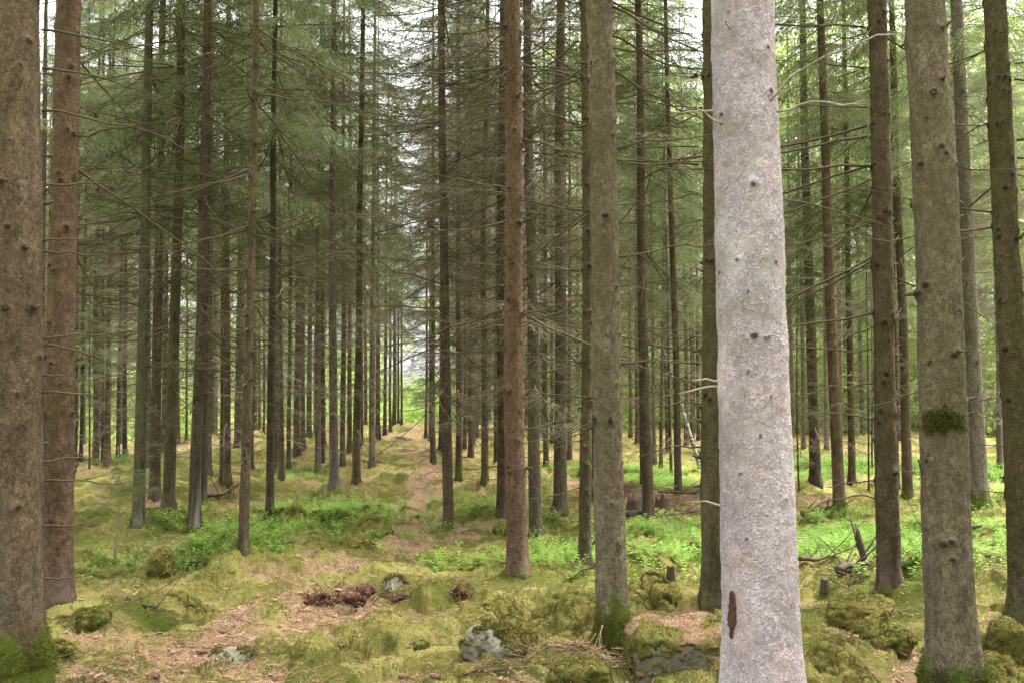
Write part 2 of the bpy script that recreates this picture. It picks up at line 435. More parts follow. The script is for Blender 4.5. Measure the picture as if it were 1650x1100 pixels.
# key: (bx, by, w, tx, colour, options)
TREES = [
 (14, 1078, 98, 28, BRN, dict(lm='broad fissured trunk', label='broad brown spruce trunk with mossy foot, cut off by the frame', foot=.7, br=.16, dir=(-.6, .7), algae=.1, resin=.5, H=19)),
 (91, 972, 48, 107, RED, dict(lm='smooth reddish trunk', label='smooth reddish spruce trunk close behind the broad mossy-footed trunk', flare=.55, br=.25, dir=None)),
 (1229, 1142, 122, 1199, PALE, dict(flare=.5, knots=[(1238, 88, .015), (1243, 158, .022), (1215, 308, .018), (1216, 545, .022), (1238, 549, .011), (1207, 600, .011), (1207, 475, .010), (1250, 428, .012), (1190, 425, .012), (1163, 440, .013), (1180, 30, .010), (1168, 190, .016), (1225, 700, .010), (1240, 640, .009), (1195, 760, .009), (1262, 800, .010), (1205, 860, .010)], lm='pale flaking trunk', label='thick pale pinkish spruce trunk with flaking bark and a brown scar', br=.05, pale=True, H=19)),
 (1536, 1096, 76, 1489, FAWN, dict(lm='moss-tufted trunk', label='thick fawn spruce trunk with a dark moss tuft halfway up', foot=.35, br=.02, algae=.7, resin=.1, H=19)),
 (989, 1046, 50, 957, FAWN, dict(lm='moss-footed trunk', label='fawn spruce trunk with green mossy foot beside the needle-topped boulder', br=.17, algae=.75, resin=.25, moss=1)),
 (835, 932, 34, 831, RED, dict(lm='russet trunk', label='russet spruce trunk with beaded bark standing right beside the grassy mound', br=.42)),
 (1150, 978, 38, 1137, OLV, dict(lm='olive neighbour trunk', label='olive-brown spruce trunk partly behind the thick pale flaking trunk', br=.22, algae=.6)),
 (1434, 962, 36, 1403, BRN, dict(lm='knotty brown trunk', label='straight knotty brown spruce trunk rising behind the moss-covered boulder', br=.42, dir=(2.6, 1.2), algae=.5)),
 (1652, 1002, 44, 1614, OLV, dict(lm='dark edge trunk', label='dark olive spruce trunk behind the mossy rock, cut by the frame', br=.5, algae=.6)),
 (942, 912, 20, 937, OLV, dict(label='slender olive spruce trunk standing in bilberries behind the moss-footed trunk', br=.4, algae=.8)),
 (903, 830, 22, 904, GRY, dict(label='grey-brown spruce with a wide flared foot between two nearer trunks', br=.75, flare=1.6)),
 (863, 868, 20, 853, GRY, dict(label='greyish twiggy spruce trunk half hidden behind the russet trunk', br=.9)),
 (723, 851, 17, 716, BRN, dict(lm='twiggy path trunk', label='slim twig-covered spruce beside the worn path and bright bilberries', br=1.0)),
 (808, 833, 17, 806, DRK, dict(label='dim brown spruce just behind the russet trunk on its path side', br=.9)),
 (1045, 838, 18, 1026, BRN, dict(label='straight brown spruce in front of the rotten stumps and brushwood', br=.5, algae=.4)),
 (1093, 798, 12, 1073, BRN, dict(label='thin brown spruce with a flared foot beside the brushwood heap', br=.5)),
 (1314, 781, 18, 1297, DRK, dict(label='dark spruce trunk with a swept foot beyond the pale flaking trunk', br=.55)),
 (1353, 823, 19, 1319, RED, dict(lm='rusty trunk', label='rusty brown spruce with mossy roots beyond the bilberry carpet', br=.6, moss=.5)),
 (1373, 781, 12, 1357, BRN, dict(label='thin brown spruce just beyond the rusty mossy-rooted trunk', br=.5)),
 (1463, 804, 16, 1433, BRN, dict(label='brown spruce with mossy foot half hidden by the knotty trunk', br=.6, moss=.6)),
 (1447, 790, 6, 1437, DRK, dict(label='very thin dark spruce squeezed behind the knotty brown trunk', br=.4)),
 (1579, 816, 27, 1542, SLV, dict(label='silvery spruce with mossy foot, half behind the moss-tufted trunk', br=.8, moss=.6)),
 (1612, 756, 8, 1596, SLV, dict(label='pale slim stem far off between silvery and dark edge trunks', br=.3)),
 (391, 900, 16, 411, BRN, dict(lm='thin leaning trunk', label='thin leaning brown spruce standing in the bright bilberry patch', br=.55)),
 (223, 852, 19, 243, GRN, dict(lm='grey-footed trunk', label='greenish spruce with pale grey foot behind the little sapling', br=.6, resin=.5)),
 (249, 804, 17, 264, DRK, dict(label='dark brown spruce close behind the greenish grey-footed trunk', br=.65)),
 (271, 826, 19, 290, OLV, dict(label='olive spruce with spreading roots, third in the sapling\'s background', br=.65, flare=1.5)),
 (313, 850, 19, 333, DRK, dict(lm='dark whitish-footed trunk', label='dark spruce with whitish peeling foot above the bilberries', br=.65, resin=.7)),
 (326, 812, 14, 338, DRK, dict(label='dark spruce hugging the whitish-footed trunk, its foot kicking outward', br=.65)),
 (335, 768, 12, 345, BRN, {}), (365, 784, 13, 374, BRN, {}), (357, 779, 7, 362, DRK, {}),
 (402, 756, 12, 408, BRN, {}),
 (435, 832, 13, 442, DRK, dict(lm='dark slim trunk', label='dark slim spruce rising from the edge of the bilberries', br=.7)),
 (446, 757, 8, 449, BRN, {}), (454, 770, 9, 458, GRY, {}), (465, 760, 7, 468, GRN, {}), (478, 733, 11, 481, DRK, {}),
 (488, 727, 8, 490, BRN, {}), (498, 705, 9, 500, DRK, {}), (512, 764, 10, 514, GRY, {}), (519, 745, 8, 521, DRK, {}),
 (538, 788, 15, 541, SLV, dict(lm='silver leaning trunk', label='silvery grey spruce with a bent foot beside the open path', br=.7)),
 (552, 752, 9, 554, BRN, {}), (563, 729, 8, 565, BRN, {}),
 (574, 781, 13, 581, OLV, dict(label='olive-brown spruce next to the silvery bent-footed trunk', br=.7)),
 (583, 718, 4, 585, DRK, {}), (589, 684, 6, 590, DRK, {}),
 (600, 753, 11, 601, FAWN, dict(lm='fawn path trunk', label='fawn spruce standing alone at the edge of the needle path', br=.7)),
 (609, 705, 8, 609, DRK, {}), (620, 702, 6, 621, DRK, {}), (629, 695, 5, 629, BRN, {}), (635, 684, 7, 636, DRK, {}), (642, 683, 4, 642, DRK, {}), (647, 683, 4, 647, DRK, {}),
 (686, 708, 5, 686, DRK, {}), (692, 711, 4, 692, BRN, {}), (698, 748, 9, 698, BRN, {}), (710, 726, 7, 710, DRK, {}),
 (739, 777, 11, 738, BRN, dict(moss=.8)), (749, 722, 6, 748, DRK, {}), (759, 738, 9, 758, BRN, {}), (768, 706, 6, 767, DRK, {}), (781, 783, 12, 780, BRN, dict(moss=.5)), (799, 745, 7, 798, DRK, {}),
 (880, 753, 9, 879, BRN, {}), (889, 714, 6, 888, DRK, {}), (918, 741, 8, 917, GRY, {}),
 (956, 795, 9, 952, RED, dict(moss=.8)), (1016, 705, 6, 1010, GRY, {}), (1027, 714, 8, 1020, BRN, {}), (1034, 785, 5, 1026, DRK, {}),
 (1055, 749, 7, 1044, SLV, {}), (1065, 755, 6, 1070, GRN, dict(moss=.6)), (1076, 729, 7, 1068, DRK, {}), (1082, 768, 5, 1072, GRN, dict(moss=1)),
 (1106, 718, 8, 1095, RED, {}), (1116, 708, 5, 1106, BRN, {}), (1126, 708, 6, 1117, DRK, {}),
 (65, 776, 12, 74, DRK, {}), (118, 746, 11, 128, BRN, {}), (130, 746, 6, 139, DRK, {}), (144, 757, 3, 150, DRK, {}), (154, 746, 9, 162, BRN, {}),
 (165, 747, 5, 172, BRN, {}), (173, 746, 10, 180, BRN, {}), (190, 740, 6, 198, GRN, {}), (201, 734, 7, 208, DRK, {}), (239, 752, 9, 247, GRY, {}),
 (286, 714, 8, 291, BRN, {}), (300, 709, 4, 304, DRK, {}), (425, 697, 4, 428, DRK, {}),
 (1287, 793, 3, 1284, DRK, {}), (1295, 724, 7, 1285, GRY, {}), (1332, 724, 7, 1320, SLV, {}), (1390, 700, 8, 1380, DRK, {}), (1400, 793, 3, 1396, DRK, {}), (1405, 759, 3, 1400, DRK, {}),
]

# ------------------------------------------------------------------ terrain mesh with masks
BLOBS_SOIL = [(575, 945, .42, .26), (520, 950, .3, .16), (640, 958, .35, .14), (735, 945, .3, .12), (850, 715, .9, .4), (640, 722, .8, .6), (600, 742, .6, .4), (490, 720, 1.0, .6), (650, 705, .7, .7),
              (1190, 1100, .25, .2), (1010, 790, 1.2, .6), (560, 985, .3, .05)]
BLOBS_LITTER = [(390, 1010, 1.1, .45), (480, 985, 1.0, .5), (330, 1045, .9, .4), (240, 1095, .9, .3), (700, 1090, 1.0, .25), (650, 880, .45, 1.2), (660, 800, .5, 2.0), (640, 755, 1.2, 2.5), (600, 725, 3, 3), (660, 705, 3, 6), (520, 735, 3, 4),
                (1080, 1030, .7, .35), (1120, 1075, .6, .2), (1330, 1060, .9, .5), (1440, 1060, .5, .6), (1620, 985, .6, .6), (1130, 810, 1.6, 1.2), (1000, 770, 2, 2), (870, 780, 1.5, 2), (440, 930, .5, .4), (520, 900, .5, .5), (760, 770, 2, 2.5), (560, 770, 1.5, 1.6),
                (300, 800, 2.0, 1.4), (240, 830, .8, .5), (950, 1000, .4, .2), (1050, 810, 1.5, .8), (380, 720, 4, 3), (1310, 800, 1.6, .9), (1500, 790, 1.2, 1.0), (180, 1020, .7, .35), (760, 860, .8, .6), (820, 745, 2.5, 3)]
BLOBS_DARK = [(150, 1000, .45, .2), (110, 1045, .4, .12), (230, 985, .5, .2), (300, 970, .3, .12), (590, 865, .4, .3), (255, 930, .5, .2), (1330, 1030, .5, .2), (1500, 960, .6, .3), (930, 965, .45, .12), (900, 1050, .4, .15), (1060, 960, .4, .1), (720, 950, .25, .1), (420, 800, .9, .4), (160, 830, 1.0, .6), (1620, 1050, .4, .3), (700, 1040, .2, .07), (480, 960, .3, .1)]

def blobmask(x, y, blobs, seed):
    m = np.zeros_like(x)
    for i, (u, v, rx, ry) in enumerate(blobs):
        p = BL[(u, v)]
        q = np.hypot((x - p[0]) / rx, (y - p[1]) / ry)
        m = np.maximum(m, 1 - sst(.35, 1.35, q))
    return m * (.62 + .95 * fbm(x * 1.9, y * 1.9, seed=seed, oct=4, gain=.6))

BL = {(b[0], b[1]): hit(b[0], b[1]) for b in BLOBS_SOIL + BLOBS_LITTER + BLOBS_DARK}

PATHPX = [(235, 1098), (330, 1045), (395, 990), (470, 940), (560, 905), (640, 880), (668, 838), (690, 795), (688, 752), (672, 716), (664, 694)]
PATHW = [(hit(u, v)[0], hit(u, v)[1]) for u, v in PATHPX]
def pathmask(x, y):
    m = np.full(x.shape, 99.0)
    for (ax, ay), (bx, by) in zip(PATHW[:-1], PATHW[1:]):
        dx, dy = bx - ax, by - ay
        t = np.clip(((x - ax) * dx + (y - ay) * dy) / (dx * dx + dy * dy), 0, 1)
        m = np.minimum(m, np.hypot(x - ax - t * dx, y - ay - t * dy))
    wd = .15 + .014 * np.hypot(x, y) + .20 * fbm(x * 1.4, y * 1.4, seed=47, oct=3)
    return (1 - sst(.5, 1.5, m / np.maximum(wd, .05))) * (.62 + .9 * fbm(x * 2.2, y * 2.2, seed=48, oct=4, gain=.6))

def tone_of(x, y):
    w, k = worley(x / .55 + .4 * vnoise(x * 2.2, y * 2.2, seed=65), y / .55 + .4 * vnoise(x * 2.2, y * 2.2, seed=66), seed=12)
    w2, k2 = worley(x / .2 + .4 * vnoise(x * 6, y * 6, seed=67), y / .2, seed=14)
    return np.clip(.65 * k + .35 * k2 + .5 * fbm(x * .7, y * .7, seed=68, oct=3), 0, 1)

def masks(x, y):
    d = np.hypot(x, y)
    lit = .16 + .75 * fbm(x * .55, y * .55, seed=41, oct=5, gain=.65) + .30 * sst(11, 30, d)
    # needles gather between the moss cushions
    w2, k2 = worley(x / .33 + .3 * vnoise(x * 4, y * 4, seed=63), y / .33 + .3 * vnoise(x * 4, y * 4, seed=64), seed=8)
    w3, k3 = worley(x / .17 + .4 * vnoise(x * 7, y * 7, seed=73), y / .17 + .4 * vnoise(x * 7, y * 7, seed=74), seed=18)
    cap = np.sqrt(np.clip(1 - (w2 / .8) ** 2, 0, 1)) * k2 + .6 * np.sqrt(np.clip(1 - (w3 / .8) ** 2, 0, 1)) * k3
    lit = np.maximum(lit, blobmask(x, y, BLOBS_LITTER, 42) * .75)
    lit = lit + .36 - .62 * cap
    soil = blobmask(x, y, BLOBS_SOIL, 43) * 1.0
    lit = np.maximum(lit, pathmask(x, y) * 1.0)
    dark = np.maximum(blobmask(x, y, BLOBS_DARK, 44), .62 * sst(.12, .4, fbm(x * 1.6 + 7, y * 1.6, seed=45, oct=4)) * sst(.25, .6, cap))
    return lit, soil, dark

def mound_h(x, y):
    h = ground_h(x, y)
    for px, py, r in FEET:
        q = np.hypot(x - px, y - py)
        near = q < r * 6
        if near.any():
            h = np.where(near, h + .05 * np.exp(-(q / (r * 2.6)) ** 2), h)
    s = blobmask(x, y, BLOBS_SOIL[:4], 43)
    return h + s * (.10 * fbm(x * 6, y * 6, seed=71, oct=3) - .04)

FEET = []
SPOTS = []
for t in TREES:
    p = hit(t[0], t[1]); SPOTS.append(p)
    FEET.append((p[0], p[1], max(.06, t[2] * (p @ FWD - EYE @ FWD) / F / 2)))

def build_ground():
    az_f = np.linspace(R(-40), R(40), 640)
    az_b = np.linspace(R(40), R(320), 72)[1:-1]
    az = np.concatenate([az_f, az_b]); na = len(az)
    rr = np.concatenate([[.15, .6, 1.1, 1.6, 2.0], np.geomspace(2.3, 62, 560), np.geomspace(66, 600, 18)])
    nr = len(rr)
    A, RR = np.meshgrid(az, rr)
    x = (np.sin(A) * RR).ravel(); y = (np.cos(A) * RR).ravel()
    z = mound_h(x, y)
    lit, soil, dark = masks(x, y)
    V = np.stack([x, y, z], -1)
    i = np.arange(nr - 1)[:, None] * na; j = np.arange(na)[None]; j2 = (j + 1) % na
    Q = np.stack([i + j, i + na + j, i + na + j2, i + j2], -1).reshape(-1, 4)[:, ::-1]
    cz = float(ground_h(0, 0))
    V = np.vstack([V, [[0, 0, cz]]])
    T = np.stack([np.arange(na), np.full(na, len(V) - 1), (np.arange(na) + 1) % na], -1)[:, ::-1]
    e = lambda a: np.append(a, a[0])
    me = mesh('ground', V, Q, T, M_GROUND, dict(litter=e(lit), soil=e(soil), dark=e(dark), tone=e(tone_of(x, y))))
    o = obj('ground', me); tag(o, kind='structure')
    o['label'] = 'mossy forest floor with needle litter rising to a low crest'
build_ground()

# ------------------------------------------------------------------ branches
def dead_branch(seed, L=1.0, dens=1.0, m=None, r0=.0062):
    g = np.random.default_rng(seed)
    mb = MB()
    n = 9; t = np.linspace(0, 1, n)
    a, b = g.uniform(-.05, .45), g.uniform(-.12, .26)
    w1, w2 = g.uniform(-.05, .05, 2)
    kink = np.cumsum(g.normal(0, .010, (n, 3)), 0); kink -= kink[0]
    P = np.stack([t, w1 * np.sin(t * 3) + w2 * t * t, -a * t + b * t * t], -1) * L + kink * L
    mb.add(*tube(P, r0 * (1 - .78 * t), 5))
    k = int(g.integers(9, 15) * dens * L)
    for i in range(k):
        tt = g.uniform(.12, .97); p = np.array([np.interp(tt, t, P[:, c]) for c in range(3)])
        sd = g.choice([-1, 1]); an = g.uniform(.5, 1.15)
        d = np.array([math.cos(an), sd * math.sin(an), g.uniform(-.55, .15)])
        ln = g.uniform(.14, .42) * L * (1.15 - .6 * tt)
        s = np.linspace(0, 1, 5)[:, None]
        bend = np.array([.25 * g.normal(), .2 * g.normal(), g.uniform(-.5, .25)])
        S = p + d * s * ln + bend * s * s * ln * .6
        mb.add(*tube(S, r0 * .34 * (1 - .6 * s[:, 0]), 3, False))
        for q in range(int(g.integers(2, 6) * dens)):
            f = g.uniform(.2, .95); pp = p + d * f * ln + bend * f * f * ln * .6
            dd = d + g.normal(0, .55, 3) + np.array([0, 0, -.25]); dd /= np.linalg.norm(dd)
            l2 = ln * g.uniform(.2, .5)
            s2 = np.linspace(0, 1, 3)[:, None]
            mb.add(*tube(pp + dd * s2 * l2 + np.array([0, 0, -.2]) * s2 ** 2 * l2, r0 * .2 * np.array([1, .8, .5]), 3, False))
    return mb.arrays()

def live_branch(seed, L=1.8):
    g = np.random.default_rng(seed)
    mb = MB()
    n = 10; t = np.linspace(0, 1, n)
    dr = g.uniform(.30, .55)
    P = np.stack([t * .96, g.uniform(-.1, .1) * t * t, .08 * t - dr * t ** 1.7 + .22 * t ** 4], -1) * L
    mb.add(*tube(P, .011 * (1 - .8 * t), 4))
    V, T, A = [], [], []
    secs = []
    k = int(L / .052)
    for i in range(k):
        tt = .14 + .86 * (i + g.uniform(0, 1)) / k
        p = np.array([np.interp(tt, t, P[:, c]) for c in range(3)])
        for sd in (-1, 1):
            if g.random() < .12: continue
            an = g.uniform(.55, .95)
            ln = L * (.06 + .30 * (1 - tt) ** .6) * g.uniform(.5, 1.15)
            secs.append((p, np.array([math.cos(an), sd * math.sin(an), g.uniform(-.5, .0)]), ln, tt))
    secs.append((P[-2], np.array([1, 0, -.1]), .14 * L, 1))
    for p, d, ln, tt in secs:
        d = d / np.linalg.norm(d)
        m_ = max(3, int(ln / .026))
        s = np.linspace(.05, 1, m_)
        droop = g.uniform(.3, .9)
        C = p + d * (s * ln)[:, None] + np.array([0, 0, -1]) * (droop * s ** 2 * ln)[:, None]
        dirs = d + np.array([0, 0, -1]) * (2 * droop * s)[:, None]; dirs /= np.linalg.norm(dirs, axis=1)[:, None]
        for rep in range(2):
            e = g.normal(0, 1, (m_, 3)); e -= (e * dirs).sum(1)[:, None] * dirs; e /= np.linalg.norm(e, axis=1)[:, None]
            nd = dirs * .78 + e * .62
            nl = g.uniform(.032, .058, m_)[:, None]
            wv = np.cross(nd, g.normal(0, 1, (m_, 3))); wv /= np.linalg.norm(wv, axis=1)[:, None] + 1e-6
            tri = np.stack([C - wv * .0065, C + wv * .0065, C + nd * nl], 1).reshape(-1, 3)
            V.append(tri); A.append(np.repeat(np.clip((s - .72) * 2.2, 0, 1) * (g.random() < .35), 3))
    V = np.concatenate(V); T = np.arange(len(V)).reshape(-1, 3)
    mb.add(V, None, T, np.concatenate(A))
    return mb.arrays()

DEAD = [dead_branch(100 + i, 1.0, 1.0) for i in range(12)]
DEADBARE = [dead_branch(300 + i, 1.0, .35) for i in range(6)]
LIVE = [live_branch(200 + i) for i in range(7)]
DEAD_ME = [mesh('dead_branch', d[0], d[1], d[2], M_LIMB) for d in DEAD]
BARE_ME = [mesh('bare_branch', d[0], d[1], d[2], M_LIMB) for d in DEADBARE]
PALE_ME = [mesh('bleached_branch', d[0], d[1], d[2], M_TWIGP) for d in [dead_branch(400 + i, 1.0, .15, r0=.013) for i in range(3)]]

def crown_mesh(seed, zb, H, Lmax, per=5, drop=.20):
    g = np.random.default_rng(seed); mb = MB()
    z = zb
    while z < H - .3:
        f = (z - zb) / (H - zb)
        for k in range(per):
            if g.random() < drop * (1.5 - f): continue
            L = (Lmax * (1 - f) ** .75 + .25) * g.uniform(.6, 1.12) * (.55 + .45 * min(1, (f + .03) / .12))
            b = LIVE[g.integers(len(LIVE))]
            V = xf(b[0], (0, 0, z + g.uniform(-.2, .2)), g.uniform(0, 2 * math.pi), R(-14 + 38 * f) + g.normal(0, .1), g.normal(0, .15), L / 1.8)
            mb.add(V, b[1], b[2], b[3])
        z += g.uniform(.36, .53)
    V, Q, T, A = mb.arrays()
    return mesh('spruce_crown', V, Q, T, M_NEEDLE, dict(tip=A))

def twig_mesh(seed, z0, z1, per=5, keep=.85, Ls=1.3):
    g = np.random.default_rng(seed); mb = MB()
    z = z0
    while z < z1:
        f = (z - z0) / (z1 - z0)
        for k in range(per):
            if g.random() > keep * (.35 + .65 * min(1, f * 2.2)): continue
            b = DEAD[g.integers(len(DEAD))]
            V = xf(b[0], (0, 0, z + g.uniform(-.18, .18)), g.uniform(0, 2 * math.pi), g.normal(.06, .16), g.normal(0, .3), Ls * g.uniform(.45, 1.15))
            mb.add(V, b[1], b[2])
        z += g.uniform(.30, .45)
    V, Q, T, A = mb.arrays()
    return mesh('spruce_twigs', V, Q, T, M_TWIG)

HT = 18.0
CROWN_LOW = [crown_mesh(1 + i, 5.0 + .5 * i, HT, 1.8) for i in range(3)]
CROWN_HIGH = [crown_mesh(11 + i, 8.2 + .6 * i, HT, 1.8) for i in range(3)]
CROWN_SLIM = [crown_mesh(61 + i, 5.2 + .8 * i, HT, 1.5, 5, .2) for i in range(2)]
THIN_TWIGS = twig_mesh(62, 2.0, 8.5, 3, .6, .6)
TWIGS_LOW = [twig_mesh(21 + i, 1.0, 6.0) for i in range(2)]
TWIGS_HIGH = [twig_mesh(31 + i, .9, 9.6) for i in range(4)]
DEAD_KEEP = DEAD
DEAD = [dead_branch(500 + i, 1.0, 1.9) for i in range(8)]
TWIGS_DENSE = [twig_mesh(41 + i, 1.2, 10.5, 6, 1.0, 1.5) for i in range(3)]
DEAD = DEAD_KEEP

# ------------------------------------------------------------------ trunks
def trunk_mesh(r0, H, d, seed, knots, opts, mat):
    g = np.random.default_rng(seed)
    near = d < 11
    k = 200 if d < 6.5 else 110 if d < 11 else 24 if d < 22 else 12
    zv = 1.6 + .46 * d + .5
    dz = .009 if d < 6.5 else .015 if near else .07 if d < 22 else .25
    zs = np.concatenate([np.arange(-.25, min(zv, H - 1), dz), np.linspace(min(zv, H - 1), H, 14)[0:]]) if zv < H - 1 else np.arange(-.25, H, dz)
    zs = np.unique(np.round(zs, 4))
    th = np.arange(k) * 2 * math.pi / k
    Z, TH = np.meshgrid(zs, th, indexing='ij')
    fl = opts.get('flare', 1.0)
    rad = r0 * np.clip(1 - Z / H, .01, 1) ** .85
    lob = .5 + .5 * np.cos(TH * (3 + seed % 3) + seed)
    zz = np.clip(Z, -.01, None)
    rad = rad * (1 + fl * (.13 + .27 * lob) * np.exp(-zz / (.05 + .32 * r0)) + .06 * np.exp(-zz / .5))
    sx, sy = np.cos(TH), np.sin(TH)
    rad = rad * (1 + .035 * fbm(sx * 1.2 + seed, sy * 1.2, Z * .9, seed=seed, oct=2))
    if near:
        rad = rad + .0048 * fbm(sx * r0 * 42, sy * r0 * 42, Z * 26, seed=seed + 3, oct=4, gain=.6) + .0050 * vnoise(sx * r0 * 14, sy * r0 * 14, Z * 6, seed=seed + 5)
    # bleeding/grey area at the foot, moss at the foot
    kn = np.zeros_like(Z)
    for (kz, ka, ks) in knots:
        if kz > zv: continue
        sel = np.abs(zs - kz) < ks * 5
        if not sel.any(): continue
        da = (TH[sel] - ka + math.pi) % (2 * math.pi) - math.pi
        q = np.hypot(da * r0 * 1.0, (Z[sel] - kz) * 1.25) / ks
        kn[sel] = np.maximum(kn[sel], 1 - sst(.55, 1.1, q))
        if near: rad[sel] += (.004 if opts.get('pale') else .010) * np.exp(-(q / 1.6) ** 2)
    kz_ = np.arange(-1, H + 2, 1.3)
    bx = .011 * np.cumsum(np.interp(zs, kz_, g.normal(0, 1, len(kz_))) * np.gradient(zs))
    by = .011 * np.cumsum(np.interp(zs, kz_, g.normal(0, 1, len(kz_))) * np.gradient(zs))
    i0 = np.argmin(np.abs(zs)); bx -= bx[i0]; by -= by[i0]
    V = np.stack([sx * rad + bx[:, None], sy * rad + by[:, None], Z], -1).reshape(-1, 3)
    n = len(zs)
    i = np.arange(n - 1)[:, None] * k; j = np.arange(k)[None]; j2 = (j + 1) % k
    Q = np.stack([i + j, i + j2, i + k + j2, i + k + j], -1).reshape(-1, 4)
    mo = opts.get('moss', .25 if g.random() < .6 else .05)
    moss = mo * np.exp(-np.clip(Z - .02, 0, None) / (.10 + .09 * mo)) * (.55 + .8 * lob)
    if opts.get('foot'): moss = np.maximum(moss, opts['foot'] * np.exp(-np.clip(Z, 0, None) / .13) * (.6 + .8 * lob))
    face = .5 + .5 * np.cos(TH - opts.get('algang', 3.5))
    algae = opts.get('algae', .5) * (.25 + .75 * face) * sst(.2, 1.4, Z)
    resin = opts.get('resin', .12) * np.exp(-np.clip(Z, 0, None) / .5) * sst(-.1, .5, fbm(sx * 1.5, sy * 1.5, Z * 1.5, seed=seed + 9, oct=3))
    at = dict(knot=kn.ravel(), moss=moss.ravel(), algae=algae.ravel(), resin=np.clip(resin, 0, 1).ravel())
    return mesh('spruce_trunk', V, Q, None, mat, at)

def stub(length, r, seed):
    g = np.random.default_rng(seed)
    t = np.linspace(0, 1, 5)
    P = np.stack([t * length, .1 * length * g.normal() * t * t, length * (g.uniform(-.2, .5)) * t * t], -1)
    return tube(P, r * (1 - .55 * t), 6)

STUB_ME = []
for i in range(5):
    V, Q, T = stub(1.0, .16, i)
    STUB_ME.append(mesh('branch_stub', V, Q, T, M_LIMB))

def place_tree(idx, t, p):
    bx, by, w, tx, col, o = t
    g = np.random.default_rng(1000 + idx)
    depth = (p - EYE) @ FWD
    d = float(np.hypot(p[0], p[1]))
    dia = w * depth / F
    r0 = dia / 2
    H = o.get('H', float(np.clip(11 + 34 * dia, 11, 19)) if w > 3 else 6.0)
    # lean from the photograph
    rt = ray(tx, 0); top = EYE + rt * (p[1] / rt[1]); ax = top - p
    ax = ax / ax[2]
    lean = Vector((ax[0], ax[1], 1.0)).normalized()
    if abs(p[0]) < 99:
        lean = Vector((lean.x, g.normal(0, .006), lean.z)).normalized()
    root = bpy.data.objects.new('spruce_tree', None); COL.objects.link(root)
    root.empty_display_size = .3
    root.location = (p[0], p[1], p[2])
    root.rotation_mode = 'QUATERNION'; root.rotation_quaternion = Vector((0, 0, 1)).rotation_difference(lean)
    zv = 1.6 + .45 * d + .4
    knots, brs = [], []
    z = .55 + g.uniform(0, .3)
    while z < min(H - 1, max(zv, 3)):
        for k in range(int(g.integers(3, 7))):
            a = g.uniform(0, 2 * math.pi); kz = z + g.uniform(-.07, .07)
            if o.get('pale'): continue
            knots.append((kz, a, g.uniform(.014, .024) * (1 + r0) * (.7 if o.get('pale') else 1)))
            brs.append((kz, a))
        for k in range(2):
            kz = z + g.uniform(.08, .3); a = g.uniform(0, 2 * math.pi)
            if o.get('pale'): continue
            knots.append((kz, a, g.uniform(.008, .013)))
            if g.random() < .5: brs.append((kz, a))
        z += g.uniform(.28, .42)
    for (ku, kv, ks) in o.get('knots', []):
        rk = ray(ku, kv); q = EYE + rk * (p[1] / rk[1]); hz = q[2] - p[2]
        off = (q[0] - p[0] - ax[0] * hz) / (r0 * max(.05, 1 - hz / H) ** .85)
        knots.append((hz, math.atan2(-p[1], -p[0]) + math.asin(max(-.97, min(.97, off))), ks))
    mat = M_PALE if o.get('pale') else M_BARK
    if d < 24:
        me = trunk_mesh(r0, H, d, 50 + idx, knots, o, mat)
    else:
        me = trunk_mesh(r0, H, d, 50 + idx, knots if d < 30 else [], o, mat)
    tr = obj('trunk', me, root)
    j = g.uniform(.9, 1.1)
    tr.color = (col[0] * j, col[1] * j, col[2] * j, 1)
    sc = H / HT
    yaw = g.uniform(0, 2 * math.pi)
    br = o.get('br', .85)
    indiv = d < 13.5
    right = bx > 1230
    if indiv:
        n = 0
        for (kz, a) in brs:
            if kz > zv: break
            up = sst(.8, 2.6, kz)
            rr = r0 * max(.02, 1 - kz / H) ** .85
            base = (math.cos(a) * rr * .9, math.sin(a) * rr * .9, kz)
            pr = min(1, br * 1.35) * (.5 + .75 * float(up))
            dr = o.get('dir')
            if dr is not None: pr *= .25 + 2.4 * max(0, math.cos(a - dr[0])) ** 2 * dr[1]
            if n >= 92: break
            if d < 9.5 and math.cos(a - math.atan2(-p[1], -p[0])) > .72: pr *= .12
            if g.random() < pr:
                mes = (PALE_ME if o.get('pale') else BARE_ME if g.random() < .25 or d < 7 else DEAD_ME)
                b = obj('branch', mes[g.integers(len(mes))], root, base)
                L = g.uniform(.4, 1.6) * (.55 + .5 * float(up)) * (1.1 if d > 7 else .85) * (.5 if o.get('pale') else 1)
                b.rotation_euler = (g.normal(0, .4), g.normal(.0, .18), a)
                b.scale = (L, L, L) if L > .6 else (L, .6 * (L / .6), .6)
                n += 1
            elif d < 9.5 and g.random() < .45 and n < 90:
                s_ = g.uniform(.025, .07)
                b = obj('branch_stub', STUB_ME[g.integers(5)], root, base, (g.uniform(0, 6), g.normal(-.2, .3), a), (s_, s_ * 1.2 + .012, s_ * 1.2 + .012))
                n += 1
    else:
        low = (bx < 600 and g.random() < .55) or (bx > 1040 and g.random() < .5)
        tw = TWIGS_LOW if low else TWIGS_DENSE if 560 < bx < 1000 or g.random() < .5 else TWIGS_HIGH
        if d > 27 and 595 < bx < 735: tw = [THIN_TWIGS]
        b = obj('dead_twigs', tw[g.integers(len(tw))], root, (0, 0, 0), (0, 0, yaw), (sc ** .5 * (.8 if right else 1),) * 2 + (sc,))
        b['kind'] = 'stuff'
    if indiv and (bx in (723, 863)):
        b = obj('dead_twigs', TWIGS_DENSE[g.integers(3)], root, (0, 0, 0), (0, 0, yaw), (sc ** .5,) * 2 + (sc,)); b['kind'] = 'stuff'
    low2 = (not indiv and low) or (indiv and d > 9 and g.random() < .35)
    cm = CROWN_LOW if low2 else CROWN_HIGH
    if d > 27 and 595 < bx < 735: cm = CROWN_SLIM
